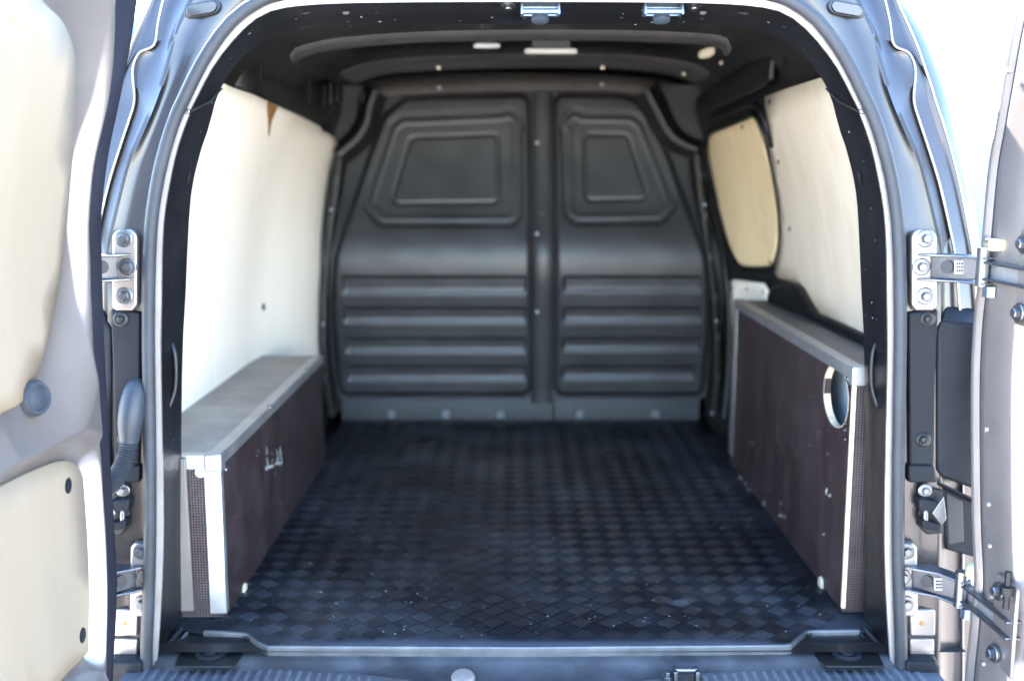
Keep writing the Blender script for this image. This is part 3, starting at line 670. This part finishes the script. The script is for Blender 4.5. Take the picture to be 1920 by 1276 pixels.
# ribbed step: boundary bows towards the camera in the middle
bd = dens([onz(-.034, *p) for p in [(250, 1247), (345, 1249), (480, 1252), (600, 1259), (720, 1272), (850, 1290), (987, 1297), (1120, 1290), (1290, 1268), (1420, 1256), (1520, 1250), (1660, 1246), (1740, 1244)]], 81)
loft('bumper_step', [[p+Vector((0, .004, -.012)) for p in bd], [p+Vector((0, 0, .003)) for p in bd], [p+Vector((0, -.004, .006)) for p in bd], [Vector((p.x, -.20, -.030)) for p in bd], [Vector((p.x, -.215, -.045)) for p in bd], [Vector((p.x, -.22, -.25)) for p in bd]], PLASTL, van, angle=40, label='grey plastic bumper step with moulded ribs')
step = bpy.data.objects['bumper_step']
for i in range(2, 79):
    p = bd[i]
    if p.y < -.17: continue
    box('step_rib', (p.x-.0045, -.19, -.030), (p.x+.0045, p.y-.014, -.0268), PLASTL, step, .002)
for s in (-1, 1):
    c = onz(-.012, 395 if s < 0 else 1588, 1226)
    pk = prism('sill_pocket', [Vector((c.x+dx, c.y+dy, -.0155)) for dx, dy in ((-.05, -.045), (.05, -.045), (.055, .0), (.045, .04), (-.045, .04), (-.055, 0))], (0, 0, .004), RUBDK, van, .002)
    lathe('sill_bung', c, (0, 0, 1), [(.026, -.004), (.026, .003), (.022, .006), (.018, .004), (.012, .003), (.010, .006), (.004, .006)], PLAST, van, 24, label='round plastic bung in the sill corner')
    prism('pocket_ledge', [Vector((c.x+dx, c.y+dy, -.011)) for dx, dy in ((-.055, .030), (.055, .030), (.05, .055), (-.05, .055))], (0, 0, .006), PLAST, van, .002)
# sill striker and catch
c = onz(-.02, 1285, 1266)
st = box('sill_striker', c+Vector((-.028, -.02, -.012)), c+Vector((.028, .012, -.004)), STEEL, van, .002)
for sx in (-1, 1): box('striker_cheek', c+Vector((sx*.018-.003, -.016, -.006)), c+Vector((sx*.018+.003, .008, .014)), STEEL, st, .001)
tube('striker_bar', [c+Vector((-.018, -.004, .012)), c+Vector((.018, -.004, .012))], .004, STEEL, st, 8)
bolt(c+Vector((-.028, .004, -.003)), (0, 0, 1), .006, st)
c = onz(-.02, 868, 1268)
lathe('latch_bumper', c, (0, -.2, 1), [(.020, -.015), (.020, .000), (.017, .004), (.009, .005)], FLANGE, van, 24)

# ---- hinges: U-channel arms from pillar plate to door
def hinge(s, dz, full=True):
    def T(p): return Vector((s*p.x, p.y, p.z+dz))
    h = bpy.data.objects.new('hinge', None); COL.objects.link(h); c = T(ony(-.008, 1730, 505)); h.location = c
    h.parent = van; h.matrix_parent_inverse = Matrix.Translation(-van.location)
    def Q(y, *pts): return [T(ony(y, *p)) for p in pts]
    P = [(1709, 446), (1712, 436), (1722, 430), (1748, 430), (1757, 440), (1758, 575), (1750, 583), (1718, 583), (1709, 572)]
    prism('pillar_plate', Q(-.010, *P), (0, .016, 0), PAINT_IN, h, .004, seg=3)
    for p in ((1735, 447), (1727, 500), (1734, 555)):
        bolt(T(ony(-.010, *p)), (0, -1, 0), .0075, h)
    # arm: two shelves and a web
    web = [T(ony(-.012, 1745, 480)), T(ony(-.075, 1842, 484)), T(ony(-.075, 1842, 524)), T(ony(-.012, 1745, 522))]
    prism('arm_web', web, (s*.004, .004, 0), STEEL, h, .001)
    zt = T(ony(-.012, 1745, 478)).z; zb = T(ony(-.012, 1745, 524)).z
    x0 = ony(-.012, 1720, 500).x; x1 = ony(-.075, 1845, 500).x
    for z in (zt, zb):
        pts = [(x0, -.010), (x0+.02, -.030), (x0+.05, -.048), (x1-.005, -.092), (x1+.012, -.085), (x1+.012, -.062), (x0+.06, -.012), (x0+.05, -.006)]
        prism('arm_shelf', [Vector((s*a, b_, z-.0015)) for a, b_ in pts], (0, 0, .004), STEEL, h, .0012)
    q = T(ony(-.034, 1776, 500)); nn = Vector((-s*.55, -.83, 0)); lathe('arm_hole', q+nn*.0035, nn, [(.0095, 0), (.0095, .001), (.008, .0012)], VOID, h, 18, (1.1, 1))
    q = Q(-.052, (1790, 488), (1812, 488), (1812, 514), (1790, 514)); prism('stamped_plate', q, (0, .003, 0), ALU, h, .001)
    V = []; F = []
    for r in range(3):
        for k_ in range(4):
            a = q[0].lerp(q[1], .14+k_*.2).lerp(q[3].lerp(q[2], .14+k_*.2), .16+r*.25); b_ = q[0].lerp(q[1], .28+k_*.2).lerp(q[3].lerp(q[2], .28+k_*.2), .30+r*.25)
            k0 = len(V); V += [Vector((a.x, a.y-.0004, a.z)), Vector((b_.x, b_.y-.0004, a.z)), Vector((b_.x, b_.y-.0004, b_.z)), Vector((a.x, a.y-.0004, b_.z))]; F.append((k0, k0+1, k0+2, k0+3))
    mesh('stamping', V, F, PLAST, h)
    pv = T(ony(-.078, 1843, 500)); lathe('pivot_barrel', pv+Vector((0, 0, -.030)), (0, 0, 1), [(.010, 0), (.010, .060)], STEEL, h, 16)
    lathe('pivot_bush', pv+Vector((s*.012, -.010, .030)), (0, 0, 1), [(.011, -.004), (.011, .012), (.009, .014)], BUSH, h, 14)
    lathe('pivot_nut', pv+Vector((s*.010, -.008, -.042)), (0, 0, 1), [(.011, -.004), (.011, .012)], BLUEST, h, 6)
    # door arm
    for z in (zt-.008, zb+.006):
        prism('door_arm', [Vector((pv.x-s*.008, pv.y+.004, z)), Vector((pv.x-s*.002, pv.y-.016, z)), Vector((pv.x+s*.006, pv.y-.15, z)), Vector((pv.x+s*.03, pv.y-.15, z)), Vector((pv.x+s*.016, pv.y, z))], (0, 0, .004), STEEL, h, .0012)
    prism('door_arm_web', [Vector((pv.x+s*.010, pv.y, zb+.008)), Vector((pv.x+s*.014, pv.y-.14, zb+.010)), Vector((pv.x+s*.014, pv.y-.14, zt-.008)), Vector((pv.x+s*.010, pv.y, zt-.006))], (s*.004, 0, 0), ALU, h, .001)
    for z in (zt+.030, zb-.030):
        bolt(Vector((pv.x+s*.006, pv.y-.115, z)), (-s, -.15, 0), .0075, h)
    prism('door_plate', [Vector((pv.x+s*.012, pv.y-.09, zb-.05)), Vector((pv.x+s*.012, pv.y-.16, zb-.05)), Vector((pv.x+s*.012, pv.y-.16, zt+.05)), Vector((pv.x+s*.012, pv.y-.09, zt+.05))], (s*.006, 0, 0), PAINT_IN, h, .002)
DZ = ony(-.01, 1730, 1085).z - ony(-.01, 1727, 505).z
for s in (1, -1):
    for dz in (0, DZ): hinge(s, dz)

# ---- right rear door (only its hinge-side edge is in frame)
R0 = [(1912, -30), (1907, 0), (1890, 83), (1863, 240), (1850, 317), (1840, 425), (1832, 520), (1823, 600), (1818, 700), (1818, 850), (1820, 980), (1824, 1080), (1818, 1150), (1810, 1230), (1804, 1300)]
XR = .715
r0 = dens([onx(XR, *p) for p in R0], 90)
def rr(dx, dy): return [p+Vector((dx+.28*max(0, dy), -dy*.85, 0)) for p in r0]
rdoor = loft('rear_door', [rr(.05, -.012), rr(.02, -.006), rr(.002, .000), rr(-.001, .012), rr(.006, .018), rr(.006, .026), rr(-.003, .033), rr(-.006, .048), rr(-.008, .085), rr(-.010, .112), rr(-.009, .118), rr(.002, .124), rr(.006, .132), rr(.003, .150), rr(-.004, .20), rr(-.004, .62), rr(.0, .64), rr(.05, .64), rr(.06, .60), rr(.06, .0), rr(.05, -.012)], PAINT_IN, van, angle=60, label='right rear door standing open, edge towards the camera')
for z, dy in ((.70, .03), (.30, .075), (.24, .075), (.17, .075), (.95, .028), (.42, .07), (.05, .07)):
    p = min(r0, key=lambda q: abs(q.z-z)); lathe('spot_weld', p+Vector((-.006, -dy, 0)), (-1, 0, 0), [(.005, -.004), (.005, .0012), (.003, .0018)], PAINT_IN, rdoor, 12)
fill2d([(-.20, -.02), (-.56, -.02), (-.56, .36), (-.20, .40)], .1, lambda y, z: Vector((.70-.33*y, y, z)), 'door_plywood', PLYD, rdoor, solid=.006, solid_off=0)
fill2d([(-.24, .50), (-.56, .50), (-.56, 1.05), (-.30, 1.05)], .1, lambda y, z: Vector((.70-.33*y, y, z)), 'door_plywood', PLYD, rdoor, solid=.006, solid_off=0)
tube('door_edge_seal', rr(.008, .022), .006, RUBBER, rdoor, 8)
p = min(r0, key=lambda q: abs(q.z-.20))+Vector((-.012, -.150, 0))
cb = lathe('check_strap_boss', p, (0, 0, 1), [(.005, -.028), (.005, -.007), (.011, -.006), (.011, .006), (.005, .007), (.005, .028)], RUBDK, rdoor, 14)

# ---- left rear door: inner face with plywood panels
def xl(z): return -.668 + .075*float(sstep(.62, 1.10, np.float64(z)))
def onleft(px, py, off=.006):
    x = -.66
    for _ in range(30):
        p = onx(x, px, py); x = .5*x+.5*(xl(p.z)+off)
    return onx(x, px, py)
E0 = [(258, -40), (257, 0), (247, 70), (240, 110), (222, 200), (205, 280), (193, 370), (190, 425), (191, 500), (194, 600), (198, 700), (204, 800), (209, 900), (215, 1000), (219, 1080), (218, 1150), (214, 1220), (210, 1310)]
E1 = [(217, -40), (217, 0), (215, 100), (209, 160), (203, 200), (180, 300), (172, 370), (169, 425), (171, 500), (174, 592), (178, 690), (182, 758), (190, 850), (196, 940), (200, 1000), (203, 1083), (203, 1150), (199, 1310)]
e0 = dens([onleft(*p, .016) for p in E0], 90); e1 = dens([onleft(*p, .028) for p in E1], 90)
UP = [(40, -60), (73, 0), (110, 37), (128, 73), (137, 110), (139, 160), (135, 250), (128, 333), (120, 425), (107, 535), (93, 602), (80, 658), (63, 708), (37, 752), (0, 772)]
LO = [(0, 912), (67, 880), (112, 864), (137, 867), (150, 883), (157, 910), (163, 1000), (170, 1083), (178, 1167), (175, 1200), (163, 1223), (133, 1253), (110, 1276), (60, 1310)]
up2 = [(p.y, p.z) for p in (onleft(*q) for q in UP)]; lo2 = [(p.y, p.z) for p in (onleft(*q) for q in LO)]
up2 = [(-.62, up2[0][1]+.03), (up2[0][0]-.05, up2[0][1]+.03)] + [(p.x, p.y) for p in dens(up2, 60)] + [(-.62, up2[-1][1]-.05)]
lo2 = [(-.62, lo2[0][1]-.03)] + [(p.x, p.y) for p in dens(lo2, 60)] + [(-.62, lo2[-1][1]-.06)]
ey = np.array([p.y for p in e1[::-1]]); ez = np.array([p.z for p in e1[::-1]])
NU, NV = 170, 260
us = np.linspace(0, 1, NU)**1.6; zsd = np.linspace(ez[0], ez[-1], NV)
Ye = np.interp(zsd, ez, ey); Yg = Ye[:, None] + (-.66-Ye[:, None])*us[None, :]; Zg = np.repeat(zsd[:, None], NU, 1)
du = sdf_poly(up2, Yg, Zg); dl = sdf_poly(lo2, Yg, Zg); de = (Ye[:, None]-Yg)
hh = .044*sstep(.0, .046, dl); hu = .004+.042*sstep(.0, .13, du)
H = np.minimum(hh, hu); H = H + (.029-H)*sstep(.030, .004, de) - .004*sstep(.006, .0, de)
V = [Vector((xl(z)+h_, y, z)) for y, z, h_ in zip(Yg.ravel(), Zg.ravel(), H.ravel())]
F = [(j*NU+i, j*NU+i+1, (j+1)*NU+i+1, (j+1)*NU+i) for j in range(NV-1) for i in range(NU-1)]
ldoor = mesh('rear_door', V, F, PAINT_IN, van, smooth=True, angle=180, label='left rear door standing open, its lined inner face in view')
e0b = [p+Vector((-.02, .010, 0)) for p in e0]
loft('door_edge_band', [[p+Vector((-.003, -.001, 0)) for p in e1], [p.lerp(q, .10)+Vector((-.001, 0, 0)) for p, q in zip(e1, e0)], [p.lerp(q, .9) for p, q in zip(e1, e0)], e0, [p+Vector((-.008, .003, 0)) for p in e0], [p+Vector((-.05, .0, 0)) for p in e0], [Vector((p.x-.06, -.66, p.z)) for p in e0]], mat('dark_door_edge', (.022, .022, .029), .7, 0, 0, spec=.0, var=.15, vscale=8), ldoor, angle=60)  # matt dark blue-grey band along the hinge edge
def inset(P, d):
    return [tuple(p) for p in shrink(P, d)]
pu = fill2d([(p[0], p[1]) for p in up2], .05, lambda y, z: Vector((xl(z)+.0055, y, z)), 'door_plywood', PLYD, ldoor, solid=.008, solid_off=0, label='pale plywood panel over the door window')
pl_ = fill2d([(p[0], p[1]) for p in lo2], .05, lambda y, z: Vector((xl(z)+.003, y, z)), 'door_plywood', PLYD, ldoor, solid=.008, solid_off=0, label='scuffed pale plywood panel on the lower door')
for px, py in ((128, 910), (155, 1190)):
    lathe('panel_hole', onleft(px, py, .007), (1, 0, 0), [(.0115, -.004), (.0115, .0006), (.010, .0012), (.004, .0006)], PLAST, ldoor, 20)
lathe('door_bung', onleft(67, 746, .016), (1, -.35, .1), [(.024, -.012), (.024, .002), (.0215, .006), (.017, .006), (.016, .003), (.010, .0045), (.004, .0055)], WIRE, ldoor, 28, label='round grey rubber bung on the left door')
lathe('filler_plug', onleft(35, 10, .010), (1, 0, 0), [(.017, -.004), (.017, .0006), (.016, .0010)], CREAM, ldoor, 24)

# ---- wiring conduit from the left pillar to the left door
P = [ony(.004, 262, 722), ony(-.012, 254, 735), ony(-.022, 248, 765), ony(-.026, 244, 795), ony(-.026, 242, 826)]
bt = tube('conduit_boot', dens(P, 30), .019, WIRE, van, 18, rfun=lambda t: .0165+.0045*math.sin(math.pi*min(1, t*1.05))**.8, label='grey rubber boot and corrugated cable conduit')
P = [ony(-.026, 242, 822), ony(-.030, 238, 850), ony(-.040, 228, 878), ony(-.055, 210, 905), ony(-.075, 185, 925)]
path = dens(P, 150)
tube('corrugated_conduit', path, .0155, WIRE, bt, 18, rfun=lambda t: .0152+.0013*math.sin(t*2*math.pi*25))

# ------------------------------------------------------------ floor mat
fm = empty('floor_mat', (0, .85, 0), 'black rubber checker plate mat covering the cargo floor', 'mat')
B = [(p.x, p.y) for p in edge[::2]] + [(-.70, .10), (-.70, 1.712), (.70, 1.712), (.70, .10)]
fill2d(B, .2, lambda x, y: Vector((x, y, -.002)), 'mat_sheet', MATR, fm, solid=.004, solid_off=0)
V = []; F = []
cs = .0375; ct = math.cos(math.pi/4)
fe = np.array([(p.x, p.y) for p in edge]); fe = fe[np.argsort(fe[:, 0])]
for i in range(-70, 71):
    for j in range(-70, 71):
        cx = (i-j)*cs*ct; cy = .85+(i+j)*cs*ct
        if abs(cx) > .575 or cy > 1.67 or cy < np.interp(cx, fe[:, 0], fe[:, 1])+.030: continue
        d = Vector((ct, ct, 0)) if (i+j) % 2 else Vector((-ct, ct, 0)); pn = Vector((-d.y, d.x, 0))
        for k_ in range(5):
            c = Vector((cx, cy, 0))+pn*((k_-2)*.0068); L = .0158; wv = .0019; k0 = len(V)
            for (a, b_) in ((-L, -wv), (L, -wv), (L, wv), (-L, wv)): V.append(c+d*a+pn*b_+Vector((0, 0, .0001)))
            for (a, b_) in ((-L+.003, -wv*.4), (L-.003, -wv*.4), (L-.003, wv*.4), (-L+.003, wv*.4)): V.append(c+d*a+pn*b_+Vector((0, 0, .0014)))
            F += [(k0+4, k0+5, k0+6, k0+7)]+[(k0+q, k0+(q+1) % 4, k0+4+(q+1) % 4, k0+4+q) for q in range(4)]
mesh('tread_ribs', V, F, MATR, fm, kind='stuff', label='raised five bar tread pattern')
V = []; F = []
for _ in range(220):
    x, y = random.uniform(-.5, .55), abs(random.gauss(0, .35))+.04; r = random.uniform(.0008, .0022); k0 = len(V)
    for a in range(5): V.append(Vector((x+math.cos(a*1.2566)*r*random.uniform(.6, 1.3), y+math.sin(a*1.2566)*r*random.uniform(.6, 1.3), .0024)))
    V.append(Vector((x, y, .0024+r*.8))); F += [(k0+a, k0+(a+1) % 5, k0+5) for a in range(5)]
mesh('grit', V, F, mat('grit', (.16, .155, .15), .8), fm, kind='stuff')
for px, py in ((1286, 796), (1068, 980 - 2), (1188, 985 + 170)):
    pass

# ------------------------------------------------------------ wheel arch boxes
XLB, YL0, YL1, HL = -.543, .123, 1.175, .300
lb_ = empty('wheel_arch_box', (-.63, .65, 0), 'low dark plywood wheel arch box with aluminium edges along the left wall', 'box', 'plywood boxes over the wheel arches')
prism('side_board', [(XLB, YL0+.010, .004), (XLB, YL1, .004), (XLB, YL1, HL-.004), (XLB, YL0+.010, HL-.004)], (-.009, 0, 0), FILM, lb_, .0006)
prism('end_board', [(-.70, YL0, .004), (XLB-.003, YL0, .004), (XLB-.003, YL0, HL-.004), (-.70, YL0, HL-.004)], (0, .009, 0), FILM, lb_, .0006)
prism('top_board', [(-.728, YL0+.003, HL-.003), (XLB-.004, YL0+.003, HL-.003), (XLB-.004, YL1, HL-.003), (-.728, YL1, HL-.003)], (0, 0, .009), FILMTOP, lb_, .001)
def angle_trim(name, a, b_, u, v, wu, wv, th, m, parent):
    """L-section from a to b with legs along u and v."""
    a = Vector(a); b_ = Vector(b_); u = Vector(u); v = Vector(v)
    sec = [(0, 0), (wu, 0), (wu, th), (th, th), (th, wv), (0, wv)]
    return prism(name, [a+u*p+v*q for p, q in sec], b_-a, m, parent, .0008)
ZT = HL+.008
angle_trim('edge_trim', (XLB+.002, YL0+.022, ZT), (XLB+.002, YL1, ZT), (-1, 0, 0), (0, 0, -1), .026, .022, .002, ALU, lb_)
angle_trim('edge_trim', (XLB+.0025, YL0-.0022, .012), (XLB+.0025, YL0-.0022, HL-.018), (-1, 0, 0), (0, 1, 0), .030, .018, .002, ALU, lb_)
angle_trim('edge_trim', (-.70, YL0-.003, ZT+.001), (XLB+.003, YL0-.003, ZT+.001), (0, 1, 0), (0, 0, -1), .022, .026, .002, ALU, lb_)
angle_trim('edge_trim', (-.715, YL1+.002, ZT), (XLB, YL1+.002, ZT), (0, -1, 0), (0, 0, -1), .012, .012, .002, ALU, lb_)
box('corner_cap', (XLB-.026, YL0-.005, HL-.022), (XLB+.005, YL0+.024, ZT+.003), ALU, lb_, .003)
lathe('cap_lobe', (XLB-.033, YL0-.0035, HL-.022), (0, -1, 0), [(.010, -.002), (.010, .001)], ALU, lb_, 14)
prism('pillar_batten', [(-.66, YL0-.012, .02), (-.598, YL0-.012, .02), (-.600, YL0-.012, .305), (-.66, YL0-.012, .305)], (0, .010, 0), mat('beige_batten', (.115, .097, .080), .55, var=.12, vscale=12), lb_, .002)
for y, z in ((YL0+.03, HL-.026), (.52, ZT+.001), (.95, ZT+.001)):
    screw((XLB+.003, y, z), (1, 0, 0) if z < HL else (0, 0, 1), .006, lb_)
for px, py, r in ((458, 1103, .0115), (595, 905, .0125)):
    q = onx(XLB, px, py); lathe('cream_plug', q, (1, 0, 0), [(r, -.004), (r, .002), (r*.85, .004)], CREAM, lb_, 20)
V = []; F = []
def stroke(a, b_, wd, dx=.0009):
    a = onx(XLB, *a); b_ = onx(XLB, *b_); t = (b_-a).normalized(); nn = Vector((0, -t.z, t.y))*wd; k0 = len(V)
    for p in (a-nn, b_-nn, b_+nn, a+nn): V.append(p+Vector((dx, random.uniform(-.0008, .0008), random.uniform(-.0008, .0008))))
    F.append((k0, k0+1, k0+2, k0+3))
for a, b_, wd in (((499, 838), (500, 852), .003), ((500, 858), (502, 878), .0035), ((497, 878), (512, 872), .003), ((517, 842), (522, 858), .002), ((524, 838), (528, 870), .0035), ((515, 869), (528, 867), .0025), ((518, 858), (524, 872), .003)):
    stroke(a, b_, wd)
for _ in range(8):
    x = random.gauss(512, 9); y = random.gauss(860, 12); stroke((x, y), (x+random.uniform(-3, 3), y+random.uniform(1, 5)), .0012)
for _ in range(30):
    x = random.uniform(440, 600); y = random.uniform(780, 1080); stroke((x, y), (x+random.uniform(-2, 2), y+random.uniform(.5, 2.5)), .0008)
mesh('paint_marks', V, F, WHITE, lb_, kind='stuff', label='white paint scuffs')

XRB, YR0, YR1, HR = .590, .147, 1.185, .452
rb = empty('wheel_arch_box', (.66, .66, 0), 'tall dark plywood wheel arch box with a round hand hole along the right wall', 'box', 'plywood boxes over the wheel arches')
# side board with a real round hole
hc = onx(XRB, 1568, 742); hr_z = .5*(onx(XRB, 1566, 683).z-onx(XRB, 1566, 803).z); hr_y = .5*(onx(XRB, 1544, 742).y-onx(XRB, 1592, 742).y)
hc.y = .5*(onx(XRB, 1544, 742).y+onx(XRB, 1592, 742).y)
hr_y = min(hr_y, hc.y-YR0-.014)
bo = [(YR0, .004), (YR1, .004), (YR1, HR-.004), (YR0, HR-.004)]
N = 48; ring = [(hc.y+hr_y*math.cos(a), hc.z+hr_z*math.sin(a)) for a in np.linspace(0, 2*math.pi, N, endpoint=False)]
pts = [Vector(p) for p in bo+ring]; ed = [(i, (i+1) % 4) for i in range(4)]+[(4+i, 4+(i+1) % N) for i in range(N)]
vs, _, fs, *_ = delaunay_2d_cdt(pts, ed, [], 1, 1e-6)
fs = [f for f in fs if ((sum(vs[i].x for i in f)/len(f)-hc.y)/hr_y)**2+((sum(vs[i].y for i in f)/len(f)-hc.z)/hr_z)**2 > .9]
mesh('side_board', [(XRB+.006, v.x, v.y) for v in vs], fs, FILM, rb, solid=.012, solid_off=0)
V = []; F = []
for k_, (y, z) in enumerate(ring):
    V += [(XRB-.0005, y, z), (XRB+.0125, y, z), (XRB+.0125, hc.y+(y-hc.y)*.985, hc.z+(z-hc.z)*.985), (XRB-.0005, hc.y+(y-hc.y)*.985, hc.z+(z-hc.z)*.985)]
    k2 = (k_+1) % N
    for q in range(4): F.append((k_*4+q, k_*4+(q+1) % 4, k2*4+(q+1) % 4, k2*4+q))
mesh('hole_edge', V, F, WOODEDGE, rb, smooth=True)
prism('end_board', [(XRB+.004, YR0-.001, .004), (.70, YR0-.001, .004), (.70, YR0-.001, HR-.006), (XRB+.004, YR0-.001, HR-.006)], (0, .012, 0), FILM, rb, .0006)
prism('raw_edge', [(XRB-.0016, YR0-.004, .012), (XRB+.0055, YR0-.004, .012), (XRB+.0055, YR0-.004, HR-.020), (XRB-.0016, YR0-.004, HR-.020)], (0, .008, 0), WOODEDGE, rb, .001, label='pale raw plywood edge')
prism('top_board', [(XRB+.003, YR0, HR-.003), (.735, YR0, HR-.003), (.735, YR1, HR-.003), (XRB+.003, YR1, HR-.003)], (0, 0, .010), FILMDK, rb, .001)
prism('hole_backing', [(.640, YR0+.02, .02), (.640, YR1, .02), (.640, YR1, HR-.01), (.640, YR0+.02, HR-.01)], (.004, 0, 0), mat('lit_inside_blue_grey', (.30, .36, .42), .6), rb)  # added backing close behind the hole, pale blue-grey standing in for the lit inside
ZR = HR+.010
angle_trim('edge_trim', (XRB-.003, YR0+.0, ZR), (XRB-.003, YR1, ZR), (1, 0, 0), (0, 0, -1), .026, .022, .002, ALU, rb)
angle_trim('edge_trim', (XRB-.003, YR1+.003, .03), (XRB-.003, YR1+.003, HR), (1, 0, 0), (0, -1, 0), .020, .048, .002, ALU, rb)
box('corner_cap', (XRB-.005, YR0-.008, HR-.022), (XRB+.045, YR0+.016, ZR+.003), ALU, rb, .003)
for y, z in ((YR0+.028, HR-.016),): screw((XRB-.001, y, z), (-1, 0, 0), .006, rb)
for y in (.42, .8): screw((XRB-.003, y, HR-.002), (-1, 0, 0), .004, rb)
for px, py in ((1585, 793), (1585, 806), (1585, 823)): screw(onx(XRB, px, py), (-1, 0, 0), .0035, rb)
for px, py, r in ((1540, 1092, .013),):
    q = onx(XRB, px, py); lathe('cream_plug', q, (-1, 0, 0), [(r, -.004), (r, .002), (r*.85, .004)], CREAM, rb, 20)
V = []; F = []
def blob(px, py, r, x=XRB-.0009):
    c = onx(x, px, py); k0 = len(V); nn = 7
    for a in range(nn): an = a*2*math.pi/nn; V.append(c+Vector((0, math.cos(an)*r*random.uniform(.5, 1.5)*1.6, math.sin(an)*r*random.uniform(.5, 1.5))))
    F.append(tuple(range(k0, k0+nn)))
for px, py, r in ((1380, 890, .008), (1388, 900, .009), (1397, 908, .008), (1405, 916, .005), (1432, 943, .004), (1464, 943, .0035), (1463, 967, .004), (1470, 969, .004), (1549, 920, .004), (1556, 930, .003), (1410, 830, .003), (1545, 1000, .002)):
    for _ in range(3): blob(px+random.gauss(0, 1.5), py+random.gauss(0, 2), r*random.uniform(.4, .8))
for _ in range(40): blob(random.uniform(1390, 1575), random.uniform(720, 1080), random.uniform(.0006, .0013))
mesh('paint_marks', V, F, mat('cream_scuff', (.62, .58, .50), .7), rb, kind='stuff', label='pale scuffs and chipped spots')
q = [onz(ZR-.006, *p) for p in ((1556, 612), (1552, 624), (1546, 632))]
